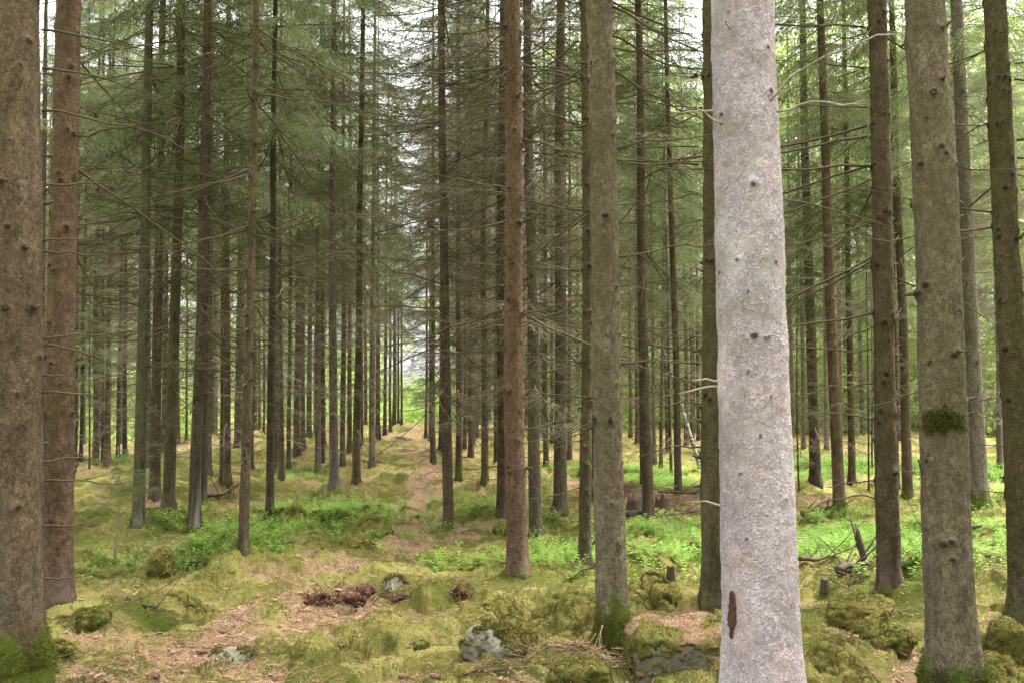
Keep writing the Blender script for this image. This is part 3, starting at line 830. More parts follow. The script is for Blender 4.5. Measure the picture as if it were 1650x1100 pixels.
    c = obj('crown', cm[g.integers(len(cm))], root, (0, 0, 0), (0, 0, yaw + 1), (sc ** .5,) * 2 + (sc,))
    return root, d, dia

# ------------------------------------------------------------------ trees of the stand
ALL = []
for i, (t, p) in enumerate(zip(TREES, SPOTS)):
    p = np.array([p[0], p[1], float(mound_h(p[0:1], p[1:2])[0])])
    r, d, dia = place_tree(i, t, p)
    ALL.append(dict(o=r, u=t[0], d=d, dia=dia, col=t[4], opt=t[5]))

# spruces standing behind the ones that could be measured, on and past the crest
gb = np.random.default_rng(77)
pts = [(s[0], s[1]) for s in SPOTS]
nb = 0
for _ in range(4000):
    if nb >= 112: break
    az = gb.uniform(R(-31), R(31)); rr = gb.uniform(25, 70)
    x, y = math.sin(az) * rr, math.cos(az) * rr
    u = CXP + F * x / y
    if 585 < u < 735: continue
    if u > 1000 and gb.random() < .6: continue
    if min(math.hypot(x - a, y - b) for a, b in pts) < 1.9: continue
    pts.append((x, y)); nb += 1
    z = float(mound_h(np.array([x]), np.array([y]))[0]) - .05
    uu, vv = project((x, y, z))
    dia = gb.uniform(.15, .27)
    col = [BRN, DRK, GRY, OLV, BRN][gb.integers(5)]
    t = (uu, vv, dia * F / y, uu + (uu - 825) * -.02 + gb.normal(0, 7), col, {})
    r, d, dia = place_tree(500 + nb, t, np.array([x, y, z]))
    ALL.append(dict(o=r, u=uu, d=d, dia=dia, col=col, opt={}))

LMS = sorted([(a['u'], a['opt']['lm']) for a in ALL if 'lm' in a['opt']])
CNAME = {RED: 'russet', BRN: 'brown', GRY: 'grey-brown', OLV: 'olive', DRK: 'dark', GRN: 'greenish', FAWN: 'fawn', SLV: 'silvery'}
ORD = ['first', 'second', 'third', 'fourth', 'fifth', 'sixth', 'seventh', 'eighth', 'ninth', 'tenth', 'eleventh', 'twelfth', 'thirteenth', 'fourteenth', 'fifteenth', 'sixteenth', 'seventeenth', 'eighteenth', 'nineteenth', 'twentieth']
cnt = {}
for a in sorted(ALL, key=lambda q: q['u']):
    o = a['o']
    o['category'] = 'tree'
    o['group'] = 'spruce trees of the stand'
    if 'label' in a['opt']:
        o['label'] = a['opt']['label']; continue
    u = a['u']
    A = [l for l in LMS if l[0] <= u]; B = [l for l in LMS if l[0] > u]
    A = A[-1][1] if A else 'frame edge'; B = B[0][1] if B else 'frame edge'
    where = 'mid-distance' if a['d'] < 24 else 'far' if a['d'] < 38 else 'farthest'
    c = CNAME.get(a['col'], 'brown')
    key = (c, where, A, B); cnt[key] = cnt.get(key, 0) + 1
    n = cnt[key]
    o['label'] = f"{c} {where} spruce, {ORD[n-1] + ' such' if n > 1 else 'first such'} from the {A} towards the {B}"

# moss tuft clinging to the big fawn trunk, scar of the pale trunk
def tree_by(lm): return next(a for a in ALL if a['opt'].get('lm') == lm)

def on_trunk(a, u, v):
    """trunk-local height and angle of the picture point (u, v) on the face towards the camera"""
    o = a['o']; p = np.array(o.location); depth = (p - EYE) @ FWD
    q = EYE + ray(u, v) * depth
    bpy.context.view_layer.update()
    l = o.matrix_world.inverted() @ Vector(q)
    return l

def moss_tuft(a, u, v, wpx, hpx, seed=3):
    g = np.random.default_rng(seed); o = a['o']
    l = on_trunk(a, u, v); dep = math.hypot(o.location.x, o.location.y)
    H = 19; r = a['dia'] / 2 * (1 - l.z / H) ** .85 + .002
    mb = MB()
    toc = math.atan2(-o.location.y, -o.location.x)
    hw, hh = wpx * dep / F / 2, hpx * dep / F / 2
    n = 2600
    th = g.normal(0, .42, n); zz = g.normal(.05, .46, n)
    ok = th ** 2 * .8 + zz ** 2 < .75 + .9 * fbm(th * 2.2, zz * 2.2, seed=14, oct=3)
    th, zz = th[ok], zz[ok]; n = len(th)
    an = toc + th * hw / r * 1.3
    rr = r + g.uniform(-.002, .022, n) * (1 - .6 * (th ** 2 + zz ** 2))
    P = np.stack([np.cos(an) * rr, np.sin(an) * rr, l.z + zz * hh], -1)
    outd = np.stack([np.cos(an), np.sin(an), np.full(n, -.9)], -1) + g.normal(0, .45, (n, 3))
    outd /= np.linalg.norm(outd, axis=1)[:, None]
    wv = np.cross(outd, g.normal(0, 1, (n, 3))); wv /= np.linalg.norm(wv, axis=1)[:, None]
    ln = g.uniform(.014, .034, n)[:, None]
    V = np.stack([P - wv * .0028, P + wv * .0028, P + outd * ln], 1).reshape(-1, 3)
    me = mesh('moss_tuft', V, None, np.arange(len(V)).reshape(-1, 3), M_TUFT)
    obj('moss_tuft', me, o)

def foot_moss(a, h, n, mat, a_from=-2.9, a_to=.2, seed=5):
    g = np.random.default_rng(seed); o = a['o']; r = a['dia'] / 2
    me = next(c for c in o.children if c.name.startswith('trunk')).data
    co = np.empty(len(me.vertices) * 3, np.float32); me.vertices.foreach_get('co', co); co = co.reshape(-1, 3)
    no = np.empty(len(me.vertices) * 3, np.float32); me.vertices.foreach_get('normal', no); no = no.reshape(-1, 3)
    ang = np.arctan2(co[:, 1], co[:, 0])
    lim = h * (.55 + .9 * (.5 + .5 * fbm(np.cos(ang) * 2.2, np.sin(ang) * 2.2, co[:, 2] * 4, seed=seed, oct=3)))
    pk = np.where((co[:, 2] > -.03) & (co[:, 2] < lim))[0]
    pk = g.choice(pk, n, p=(w_ := np.exp(-np.clip(co[pk, 2], 0, 9) / (h * .5))) / w_.sum())
    P = co[pk] + g.normal(0, .004, (n, 3)); d = no[pk] + g.normal(0, .45, (n, 3)); d[:, 2] += .15; d /= np.linalg.norm(d, axis=1)[:, None]
    wv = np.cross(d, g.normal(0, 1, (n, 3))); wv /= np.linalg.norm(wv, axis=1)[:, None]; ln = g.uniform(.008, .026, n)[:, None]
    V = np.stack([P - wv * .0024, P + wv * .0024, P + d * ln], 1).reshape(-1, 3)
    obj('foot_moss', mesh('foot_moss', V, None, np.arange(3 * n).reshape(-1, 3), mat), o)

M_TUFT = leaf_material('dark_trunk_moss', [(.030, .038, .008), (.11, .115, .022), (.085, .06, .02), (.1, .1, .02)], .2, 0)
moss_tuft(tree_by('moss-tufted trunk'), 1528, 677, 54, 52)
M_FOOT = leaf_material('foot_moss', [(.060, .075, .012), (.15, .16, .03), (.10, .09, .02), (.1, .1, .02)], .3, 0)
foot_moss(tree_by('broad fissured trunk'), .16, 7000, M_FOOT, seed=6)
foot_moss(tree_by('moss-footed trunk'), .20, 6000, M_FOOT, seed=7)
foot_moss(tree_by('moss-tufted trunk'), .10, 3000, M_FOOT, seed=8)

def bark_scar(a, u, v, wpx, hpx):
    g = np.random.default_rng(9); o = a['o']; l = on_trunk(a, u, v)
    dep = (np.array(o.location) - EYE) @ FWD
    toc = math.atan2(-o.location.y, -o.location.x)
    r = a['dia'] / 2 * (1 - l.z / 19) ** .85 * 1.03
    right = Vector((math.cos(toc + math.pi / 2), math.sin(toc + math.pi / 2)))
    off = max(-.95, min(.95, (l.x * right.x + l.y * right.y) / r))
    a0 = toc + math.asin(off)
    hw, hh = wpx * dep / F / 2, hpx * dep / F / 2
    nu, nv = 26, 60
    U, Vv = np.meshgrid(np.linspace(-1, 1, nu), np.linspace(-1, 1, nv))
    edge = (1 + .8 * fbm(Vv * 3.2, U * 0, seed=4, oct=4)) * .85 * np.sqrt(np.clip(1 - (np.abs(Vv)) ** 2.5, .02, 1))
    Ue = U * edge + .25 * np.sin(Vv * 2.4)
    rim = np.exp(-((np.abs(U) - .86) / .14) ** 2)
    rr = r + .003 + .004 * rim - .003 * (1 - np.abs(U)) + .004 * fbm(U * 3, Vv * 9, seed=6, oct=3)
    rr = np.where((np.abs(U) > .99) | (np.abs(Vv) > .99), r - .006, rr)
    an = a0 + Ue * hw / r
    P = np.stack([np.cos(an) * rr, np.sin(an) * rr, l.z + Vv * hh], -1).reshape(-1, 3)
    i = np.arange(nv - 1)[:, None] * nu; j = np.arange(nu - 1)[None]
    Q = np.stack([i + j, i + j + 1, i + nu + j + 1, i + nu + j], -1).reshape(-1, 4)
    obj('bark_scar', mesh('bark_scar', P, Q, None, M_SCAR), o)
M_SCAR = plain_material('torn_bark', (.012, .008, .006), (.13, .075, .052), 70)
bark_scar(tree_by('pale flaking trunk'), 1180, 985, 14, 76)

# broken side branches on the pale trunk (photo: bleached stubs on both sides)
def pale_branch(lm, u, v, ang_to_cam, L, pitch, r=.009, mat=None, bend=.15, seed=0):
    a = tree_by(lm); o = a['o']; l = on_trunk(a, u, v)
    rr = a['dia'] / 2 * (1 - l.z / 19) ** .85 * .93
    toc = math.atan2(-o.location.y, -o.location.x) + ang_to_cam
    g = np.random.default_rng(seed)
    t = np.linspace(0, 1, 9)
    kink = np.cumsum(g.normal(0, .02, (9, 3)), 0); kink -= kink[0]
    P = np.stack([t, bend * t * t, bend * (t - t * t) * 1.2], -1) * L + kink * L
    mb = MB(); mb.add(*tube(P, r * (1 - .6 * t), 6))
    if L > .22:
        for q in range(3):
            i = int(g.integers(4, 8)); d = np.array([.8, g.uniform(-.7, .7), g.uniform(-.3, .6)])
            s = np.linspace(0, 1, 4)[:, None]
            mb.add(*tube(P[i] + d * s * L * g.uniform(.15, .35), r * .4 * (1 - .6 * s[:, 0]), 4))
    V, Q, T, _ = mb.arrays()
    b = obj('branch', mesh('bleached_branch', V, Q, T, mat or M_TWIGP), o, (math.cos(toc) * rr, math.sin(toc) * rr, l.z), (0, -pitch, toc))
S = 1.45
for i, (lm, u, v, an, L, pt) in enumerate([
    ('pale flaking trunk', 1160, 156, -S, .20, .05), ('pale flaking trunk', 1165, 185, -S + .5, .15, .25), ('pale flaking trunk', 1165, 612, -S, .13, .02),
    ('pale flaking trunk', 1165, 619, -S - .1, .20, -.15), ('pale flaking trunk', 1165, 818, -S, .14, .06), ('pale flaking trunk', 1240, 155, S - .6, .55, .18),
    ('pale flaking trunk', 1245, 168, S - .2, .34, -.03), ('pale flaking trunk', 1285, 866, S, .07, .05), ('pale flaking trunk', 1225, 545, .35, .12, -.1),
    ('pale flaking trunk', 1180, 30, -.5, .06, .4)]):
    pale_branch(lm, u, v, an, L, pt, .0062, None, .15, 20 + i)
for i, (lm, u, v, an, L, pt) in enumerate([
    ('broad fissured trunk', 62, 285, S, .34, 0.02), ('broad fissured trunk', 60, 155, S, .75, -.22), ('broad fissured trunk', 66, 10, S + .2, .7, -.05), ('broad fissured trunk', 64, 80, S, .6, -.25),
    ('broad fissured trunk', 58, 380, S - .2, .22, .1), ('broad fissured trunk', 58, 395, S, .35, -.04), ('broad fissured trunk', 56, 540, S, .33, .06), ('broad fissured trunk', 55, 553, S + .1, .45, -.2),
    ('broad fissured trunk', 54, 603, S, .13, -.02), ('broad fissured trunk', 54, 632, S, .30, -.13), ('broad fissured trunk', 54, 745, S, .26, -.03), ('broad fissured trunk', 54, 778, S + .1, .40, -.12),
    ('broad fissured trunk', 56, 850, S, .26, -.08), ('broad fissured trunk', 56, 935, S, .21, .0), ('broad fissured trunk', 25, 145, .1, .10, .9),
    ('knotty brown trunk', 1420, 358, -S, .75, -.03), ('knotty brown trunk', 1420, 560, -S, .95, -.10), ('knotty brown trunk', 1420, 618, -S, .90, -.12), ('knotty brown trunk', 1422, 675, -S, .50, -.10),
    ('knotty brown trunk', 1425, 775, -S, .35, -.15), ('knotty brown trunk', 1425, 805, -S, .60, -.25), ('knotty brown trunk', 1415, 90, -S, .8, .05), ('knotty brown trunk', 1415, 30, -S, .8, -.25),
    ('olive neighbour trunk', 1137, 300, -S, .5, -.3), ('olive neighbour trunk', 1137, 220, -S, .9, .0), ('olive neighbour trunk', 1137, 585, -S, .35, .05), ('olive neighbour trunk', 1137, 650, -S, .4, -.05),
    ('olive neighbour trunk', 1137, 720, -S, .45, -.12), ('moss-footed trunk', 955, 230, -S, .25, -.5), ('moss-footed trunk', 985, 230, S, .8, .1), ('moss-footed trunk', 990, 410, S, .8, -.02), ('moss-footed trunk', 960, 640, -S, .35, .02),
    ('moss-footed trunk', 962, 690, -S, .25, -.25), ('moss-footed trunk', 968, 912, -S, .16, -.35), ('moss-footed trunk', 1000, 585, S, .35, -.02)]):
    pale_branch(lm, u, v, an, L, pt, .0065, M_LIMB, .12, 60 + i)

# ------------------------------------------------------------------ stones and moss hummocks
import bmesh
def ico(sub):
    bm = bmesh.new(); bmesh.ops.create_icosphere(bm, subdivisions=sub, radius=1)
    V = np.array([v.co[:] for v in bm.verts]); T = np.array([[v.index for v in f.verts] for f in bm.faces]); bm.free()
    return V, T
ICO = ico(6)

def stone(name, u, v, wpx, h, label, cat='rock', depth=.8, seed=0, cuts=5, mat=None, cover=.5, yaw=0, box=.0, dark=.0, litter=.0, sink=.35, fuzz=1, group=None, rough=.10):
    p = hit(u, v); dep = (p - EYE) @ FWD
    w = wpx * dep / F / 2
    if cover < 1: h *= .84; rough *= 1.5
    if cover >= 1: w *= 1.15; h *= .82; dark *= .7; rough = .17
    g = np.random.default_rng(900 + seed)
    V, T = ICO[0].copy(), ICO[1]
    if box:
        e = 1 + box * 3
        nrm = (np.abs(V) ** (2 * e)).sum(1) ** (1 / (2 * e)); V = V / nrm[:, None]
    for _ in range(cuts):
        nd = g.normal(0, 1, 3); nd[2] = abs(nd[2]) * .6; nd /= np.linalg.norm(nd); off = g.uniform(.55, .85)
        q = V @ nd - off
        V = V - np.clip(q, 0, None)[:, None] * nd * .93
    V = V * (1 + rough * fbm(V[:, 0] * 1.7 + seed, V[:, 1] * 1.7, V[:, 2] * 1.7, seed=seed, oct=4) * 1.6)[:, None]
    V = V + ICO[0] * (.018 * fbm(ICO[0][:, 0] * 9, ICO[0][:, 1] * 9, ICO[0][:, 2] * 9, seed=seed + 2, oct=3))[:, None]
    V = V * np.array([w, w * depth, h / (2 - 2 * sink)])
    V[:, 2] += h - V[:, 2].max()
    cz = math.cos(yaw); sz = math.sin(yaw)
    V[:, :2] = V[:, :2] @ np.array([[cz, sz], [-sz, cz]])
    if cover >= 1:   # a moss hummock: a soft heap that runs out into the moss around it
        I = ICO[0]; rho = np.arccos(np.clip(I[:, 2], -1, 1)) / (math.pi / 2)
        hd = I[:, :2] / (np.linalg.norm(I[:, :2], axis=1)[:, None] + 1e-9)
        lump = 1 + .35 * fbm(hd[:, 0] * 1.5 + seed, hd[:, 1] * 1.5, rho, seed=seed + 1, oct=3)
        XY = hd * (rho * lump)[:, None] * w * 1.55 * np.array([1, depth])
        zz = h * np.exp(-2.0 * rho ** 2.6) * (1 + .35 * fbm(XY[:, 0] / w * 1.6, XY[:, 1] / w * 1.6, seed=seed + 5, oct=4)) + .012 * fbm(XY[:, 0] * 16, XY[:, 1] * 16, seed=seed + 6, oct=2) - .05 * sst(.75, 1.0, rho) - .05
        V = np.column_stack([XY, zz]); 
        gx, gy = p[0] + XY[:, 0], p[1] + w * depth * .6 + XY[:, 1]
        V[:, 2] += mound_h(gx, gy) - p[2] + .035
    keep = V[T].max(1)[:, 2] > -.22
    if cover >= 1: keep = ICO[0][T].min(1)[:, 2] > -.03
    root = bpy.data.objects.new(name, None); COL.objects.link(root); root.empty_display_size = .2
    y0 = p[1] + w * depth * .6
    root.location = (p[0] * y0 / p[1], y0, p[2] - .01)
    n = np.cross(V[T][:, 1] - V[T][:, 0], V[T][:, 2] - V[T][:, 0]); n /= np.linalg.norm(n, axis=1)[:, None] + 1e-12
    c = V[T].mean(1)
    fb = fbm(c[:, 0] * 6, c[:, 1] * 6, c[:, 2] * 6, seed=seed + 7, oct=4)
    if cover >= 1: litter = max(litter, .38)
    if cover < 1:
        obj('stone', mesh('stone', V, None, T[keep], mat or M_STONE, None, True), root)
    if cover > 0:
        sc_ = n[:, 2] + fb * 1.1
        m = keep & (sc_ > (1 - 2 * cover) if cover < 1 else np.ones(len(T), bool))
        # soft moss cover: a shell standing off the stone with its own thickness
        vn = np.zeros_like(V)
        for k in range(3): np.add.at(vn, T[:, k], n)
        vn /= np.linalg.norm(vn, axis=1)[:, None] + 1e-9
        inm = np.zeros(len(V)); np.add.at(inm, T[m].ravel(), 1); tot = np.zeros(len(V)); np.add.at(tot, T.ravel(), 1)
        frac = inm / np.maximum(tot, 1)
        lift = np.where(frac > .99, .014 + .012 * fbm(V[:, 0] * 22, V[:, 1] * 22, V[:, 2] * 22, seed=seed + 4, oct=2), -.004 if cover < 1 else .008)
        W = V + vn * lift[:, None]
        lit_v = litter * (.7 + fbm(V[:, 0] * 5, V[:, 1] * 5, V[:, 2] * 5, seed=seed + 11, oct=3)) * np.clip(vn[:, 2] * 1.6, 0, 1)
        dk_v = dark * (.75 + .6 * fbm(V[:, 0] * 4, V[:, 1] * 4, V[:, 2] * 4, seed=seed + 12, oct=3))
        mb = MB(); mb.add(W, None, T[m])
        nf = int(9000 * fuzz * min(1, w * 2.2)); fi = np.where(m)[0]
        if nf and len(fi):
            area = np.linalg.norm(np.cross(V[T[fi]][:, 1] - V[T[fi]][:, 0], V[T[fi]][:, 2] - V[T[fi]][:, 0]), axis=1)
            pk = g.choice(fi, nf, p=area / area.sum())
            bc = g.dirichlet((1, 1, 1), nf)
            P = (W[T[pk]] * bc[:, :, None]).sum(1)
            dr = n[pk] * .8 + g.normal(0, .55, (nf, 3)); dr[:, 2] += .25
            dr /= np.linalg.norm(dr, axis=1)[:, None]
            wv = np.cross(dr, g.normal(0, 1, (nf, 3))); wv /= np.linalg.norm(wv, axis=1)[:, None] + 1e-9
            ln = g.uniform(.008, .022, nf)[:, None]
            mb.add(np.stack([P - wv * .0019, P + wv * .0019, P + dr * ln], 1).reshape(-1, 3), None, np.arange(nf * 3).reshape(-1, 3))
            lit_v = np.concatenate([lit_v, np.repeat((lit_v[T[pk]]).mean(1), 3)]); dk_v = np.concatenate([dk_v, np.repeat(dk_v[T[pk]].mean(1), 3)])
        Vm, Qm, Tm, _ = mb.arrays()
        if cover < 1: obj('moss_cover', mesh('moss_cover', Vm, None, Tm, M_MOSS, dict(litter=lit_v, dark=dk_v)), root)
        else: obj('moss_cushion', mesh('moss_cushion', Vm, None, Tm, M_MOSS, dict(litter=lit_v, dark=dk_v)), root)
    tag(root, label, cat, group)
    return root

stone('boulder', 1098, 1076, 170, .27, 'square pale boulder topped with brown needles between moss-footed and pale trunks', seed=1, cuts=0, mat=M_STONEW, cover=.60, box=.5, litter=1.15, dark=.4, depth=.85, sink=.45, yaw=.12, rough=.05)
stone('boulder', 806, 1062, 120, .24, 'angular grey stone with a mossy peak in front of the moss-footed trunk', seed=9, cuts=6, mat=M_STONEW, cover=.26, depth=.8, sink=.3, dark=.2)
stone('boulder', 372, 1066, 78, .10, 'low pale rounded stone surrounded by bark chips', seed=3, cuts=2, mat=M_STONEW, cover=.22, sink=.55, depth=.7, fuzz=.5)
stone('boulder', 258, 930, 44, .30, 'upright mossy boulder beside the bright bilberries and little sapling', seed=4, cuts=3, cover=.78, dark=.5, sink=.25)
stone('boulder', 1396, 1012, 142, .24, 'long moss-covered boulder in front of the knotty brown trunk', seed=5, cuts=3, cover=.8, dark=.35, sink=.4, depth=.9, litter=.25)
stone('boulder', 1632, 1066, 110, .26, 'dark mossy boulder at the foot of the dark edge trunk', seed=6, cuts=4, cover=.75, dark=.55, sink=.35, litter=.3)
stone('moss_hummock', 912, 1010, 108, .17, 'deep green moss hummock touching the moss-footed trunk on its path side', 'moss cushion', seed=7, cuts=1, cover=1, dark=.42, depth=.8)
stone('moss_hummock', 813, 986, 44, .09, 'small bright moss cushion behind the angular grey stone', 'moss cushion', seed=8, cuts=0, cover=1, dark=.1, depth=.8)
stone('boulder', 938, 1108, 110, .13, 'dark mossy rock at the bottom edge below the moss-footed trunk', seed=10, cuts=3, cover=.85, dark=.5, sink=.4)
stone('moss_hummock', 1043, 978, 66, .10, 'dark moss hummock behind the square needle-topped boulder', 'moss cushion', seed=11, cuts=1, cover=1, dark=.6, depth=.7)
stone('moss_hummock', 603, 862, 46, .17, 'dark moss hummock in the bilberries beside the path', 'moss cushion', seed=12, cuts=2, cover=1, dark=.6, depth=.8)
stone('moss_hummock', 577, 882, 34, .14, 'smaller dark hummock just in front of the bilberry hummock', 'moss cushion', seed=13, cuts=2, cover=1, dark=.75, depth=.8)
stone('moss_hummock', 303, 982, 50, .10, 'rounded mossy lump alone on the open moss behind the pale rounded stone', 'moss cushion', seed=14, cuts=1, cover=1, dark=.5, depth=.7)
stone('boulder', 152, 1010, 66, .13, 'dark mossy rock in front of the smooth reddish trunk', seed=15, cuts=3, cover=.8, dark=.6, sink=.4)
stone('boulder', 90, 1056, 50, .09, 'small dark mossy rock beside the broad mossy-footed trunk', seed=16, cuts=3, cover=.8, dark=.6, sink=.4)
stone('moss_hummock', 1356, 1084, 78, .12, 'bright moss cushion in front of the long mossy boulder', 'moss cushion', seed=17, cuts=0, cover=1, dark=.1, depth=.8)
stone('moss_hummock', 1608, 1112, 90, .14, 'bright moss cushion at the foot of the moss-tufted trunk', 'moss cushion', seed=18, cuts=0, cover=1, dark=.2, depth=.8)
stone('boulder', 676, 1046, 38, .06, 'small half-buried grey stone in the open moss', seed=19, cuts=3, cover=.35, sink=.5, fuzz=.4)
stone('boulder', 1420, 1040, 96, .14, 'moss-edged rock ledge below the long mossy boulder', seed=20, cuts=4, cover=.7, dark=.6, litter=.4, sink=.45)
stone('moss_hummock', 476, 838, 30, .1, 'tiny moss hump among the bilberries near the dark slim trunk', 'moss cushion', seed=24, cuts=1, cover=1, dark=.5, depth=.8)
stone('boulder', 805, 862, 26, .14, 'dark little stone beside the dim trunk behind the russet one', seed=25, cuts=3, cover=.7, dark=.7)
stone('boulder', 636, 944, 44, .09, 'grey stone half buried beside the reddish soil clump', seed=27, cuts=4, cover=.3, sink=.5, fuzz=.4)

# upturned soil clumps with roots
def soil_clump(u, v, wpx, h, label, seed):
    p = hit(u, v); dep = (p - EYE) @ FWD; w = wpx * dep / F / 2
    g = np.random.default_rng(seed)
    root = bpy.data.objects.new('soil_clump', None); COL.objects.link(root); root.location = p
    mb = MB(); V0, T0 = ICO_S
    for k in range(46):
        q = g.normal(0, .5)
        c = np.array([q * w, g.uniform(-.8, .8) * w, g.uniform(-.25, .7) * h * .8 * math.exp(-2 * q * q)])
        s = g.uniform(.08, .30) * np.array([w * .6, w * .5, h * .75])
        V = V0 * (1 + .75 * fbm(V0[:, 0] * 2.2 + k * 5, V0[:, 1] * 2.2, V0[:, 2] * 2.2, seed=seed, oct=5, gain=.65))[:, None] * s + c
        mb.add(V, None, T0)
    V, Q, T, _ = mb.arrays(); obj('soil', mesh('soil', V, None, T, M_SOIL), root)
    mr = MB()
    for k in range(34):
        c = np.array([g.uniform(-1.1, 1.1) * w, g.uniform(-.5, .3) * w, g.uniform(.0, .45) * h])
        d = g.normal(0, 1, 3); d[2] *= .6; d /= np.linalg.norm(d)
        s = np.linspace(0, 1, 5)[:, None]
        mr.add(*tube(c + d * s * g.uniform(.05, .16) + g.normal(0, .03, 3) * s * s, .0035 * (1 - .6 * s[:, 0]), 4))
    V, Q, T, _ = mr.arrays(); r = obj('roots', mesh('roots', V, Q, T, M_SOIL), root); r['kind'] = 'stuff'
    tag(root, label, 'soil clump')
ICO_S = ico(4)
soil_clump(573, 966, 92, .15, 'torn-up clump of reddish-brown soil and roots in the middle of the moss', 1)
soil_clump(520, 966, 50, .08, 'smaller dark soil clump beside the big reddish one, away from the path', 2)
soil_clump(648, 966, 44, .07, 'flat crumbly red soil clump next to the half-buried grey stone', 3)
soil_clump(738, 958, 40, .08, 'dark soil clump in front of the russet trunk', 4)

# ------------------------------------------------------------------ stumps, fallen wood, brush
def stump(u, v, r, h, label, seed, ragged=.2, lean=0):
    p = hit(u, v); g = np.random.default_rng(seed)
    k, n = 28, 14
    TH, S_ = np.meshgrid(np.arange(k) * 2 * math.pi / k, np.linspace(-.15, 1, n), indexing='xy')
    top = 1 + ragged * fbm(np.cos(TH) * 1.7 + seed, np.sin(TH) * 1.7, seed=seed, oct=3) * 1.6
    rad = r * (1 + .22 * np.exp(-np.clip(S_, 0, 1) * h / .05)) * (1 + .12 * fbm(np.cos(TH) * 2, np.sin(TH) * 2, S_ * 2, seed=seed + 1, oct=3)) * (1 - .12 * S_)
    Z = S_ * h * top
    V = np.stack([np.cos(TH) * rad + lean * Z, np.sin(TH) * rad, Z], -1).reshape(-1, 3)
    i = np.arange(n - 1)[:, None] * k; j = np.arange(k)[None]; j2 = (j + 1) % k
    Q = np.stack([i + j, i + j2, i + k + j2, i + k + j], -1).reshape(-1, 4)
    c = V[-k:].mean(0) - np.array([0, 0, h * ragged * .6])
    V = np.vstack([V, c]); T = np.stack([(n - 1) * k + np.arange(k), (n - 1) * k + (np.arange(k) + 1) % k, np.full(k, len(V) - 1)], -1)
    o = obj('tree_stump', mesh('tree_stump', V, Q, T, M_ROT), None, p)
    tag(o, label, 'stump')
stump(1329, 951, .028, .085, 'small sawn stump standing in the moss behind the long mossy boulder', 1, .05)
stump(1397, 916, .026, .30, 'dark pointed snag in the bilberries beside the knotty brown trunk', 2, .75, -.25)
stump(1023, 820, .12, .17, 'blackened rotten stump behind the straight brown spruce near the brushwood', 3, .55)
stump(1067, 818, .11, .17, 'hollow rotten stump between the flared-foot spruce and the brushwood', 4, .6)
stump(965, 800, .15, .5, 'mossy rotten stump behind the moss-footed trunk', 5, .5)
stump(1081, 934, .030, .10, 'short dark stump at the near edge of the bilberries beside the olive trunk', 6, .12)

def fallen(u0, v0, u1, v1, r, label, seed, name='fallen_branch', lift=.05, mat=None):
    a, b = hit(u0, v0), hit(u1, v1); g = np.random.default_rng(seed)
    t = np.linspace(0, 1, 14)[:, None]; P = a + (b - a) * t
    z = mound_h(P[:, 0], P[:, 1]); L = np.linalg.norm(b - a)
    k = np.ones(5) / 5; z = np.convolve(np.pad(z, 2, 'edge'), k, 'valid')
    P[:, 2] = z + lift; P += np.cumsum(g.normal(0, .012 * L / 3, P.shape), 0) * np.array([1, 1, .3])
    mb = MB(); mb.add(*tube(P, r * (1 - .6 * t[:, 0]), 7))
    for q in range(int(6 + L * 2)):
        i = int(g.integers(2, 13)); d = (b - a) / L + g.normal(0, .8, 3); d[2] = abs(d[2]) * .7; d /= np.linalg.norm(d)
        s = np.linspace(0, 1, 5)[:, None]
        mb.add(*tube(P[i] + d * s * g.uniform(.15, .5) + g.normal(0, .06, 3) * s * s, max(.003, r * .25) * (1 - .6 * s[:, 0]), 4))
    V, Q, T, _ = mb.arrays(); c = P.mean(0)
    o = obj(name, mesh(name, V - c, Q, T, mat or M_ROT), None, c); tag(o, label, 'fallen branch'); return o
fallen(1012, 838, 1128, 826, .045, 'long fallen branch lying across the ground in front of the brushwood', 1)
fallen(1292, 832, 1345, 824, .05, 'dark fallen branch at the foot of the rusty trunk', 2)
fallen(1288, 912, 1346, 905, .022, 'thin dark fallen branch along the bilberry edge beside the pale trunk', 3)
fallen(1350, 930, 1402, 918, .032, 'fallen dark root wood beside the pointed snag', 4)
fallen(334, 802, 372, 799, .03, 'dark fallen branch behind the whitish-footed trunk', 6)
fallen(205, 968, 255, 985, .012, 'thin fallen stick lying across the moss near the smooth reddish trunk', 7, lift=.02)
fallen(1145, 800, 1060, 802, .03, 'fallen branch behind the brushwood heap', 8, lift=.1)
fallen(745, 1096, 820, 1074, .007, 'thin crooked stick on the moss below the angular grey stone', 9, lift=.012)

def brush(u, v, rx, ry, h, n, label, seed, mat, L=.5):
    p = hit(u, v); g = np.random.default_rng(seed); mb = MB()
    for k in range(n):
        a = g.uniform(0, 6.28); q = math.sqrt(g.random())
        x, y = p[0] + math.cos(a) * q * rx, p[1] + math.sin(a) * q * ry
        z = float(ground_h(np.array([x]), np.array([y]))[0]) + h * (1 - q) * g.random() + .012
        d = np.array([g.normal(), g.normal(), g.normal(0, .22)]); d /= np.linalg.norm(d)
        l = L * g.uniform(.4, 1.2); s = np.linspace(-.5, .5, 5)[:, None]
        P = np.array([x, y, z]) + d * s * l + g.normal(0, .12, 3) * (s * s) * l
        P[:, 2] = np.maximum(P[:, 2], ground_h(P[:, 0], P[:, 1]) + .004)
        mb.add(*tube(P, g.uniform(.0012, .0024) * (1.2 - s[:, 0]), 4))
    V, Q, T, _ = mb.arrays()
    o = obj('brushwood_heap', mesh('brushwood_heap', V - p, Q, T, mat), None, p); tag(o, label, 'brushwood')
M_BRUSH = twig_material('brown_brush', (.105, .062, .042), (.235, .155, .108), (.155, .095, .062))
brush(1112, 815, 1.7, .9, .30, 420, 'heap of brown brushwood behind the olive trunk next to the pale trunk', 1, M_BRUSH, .7)
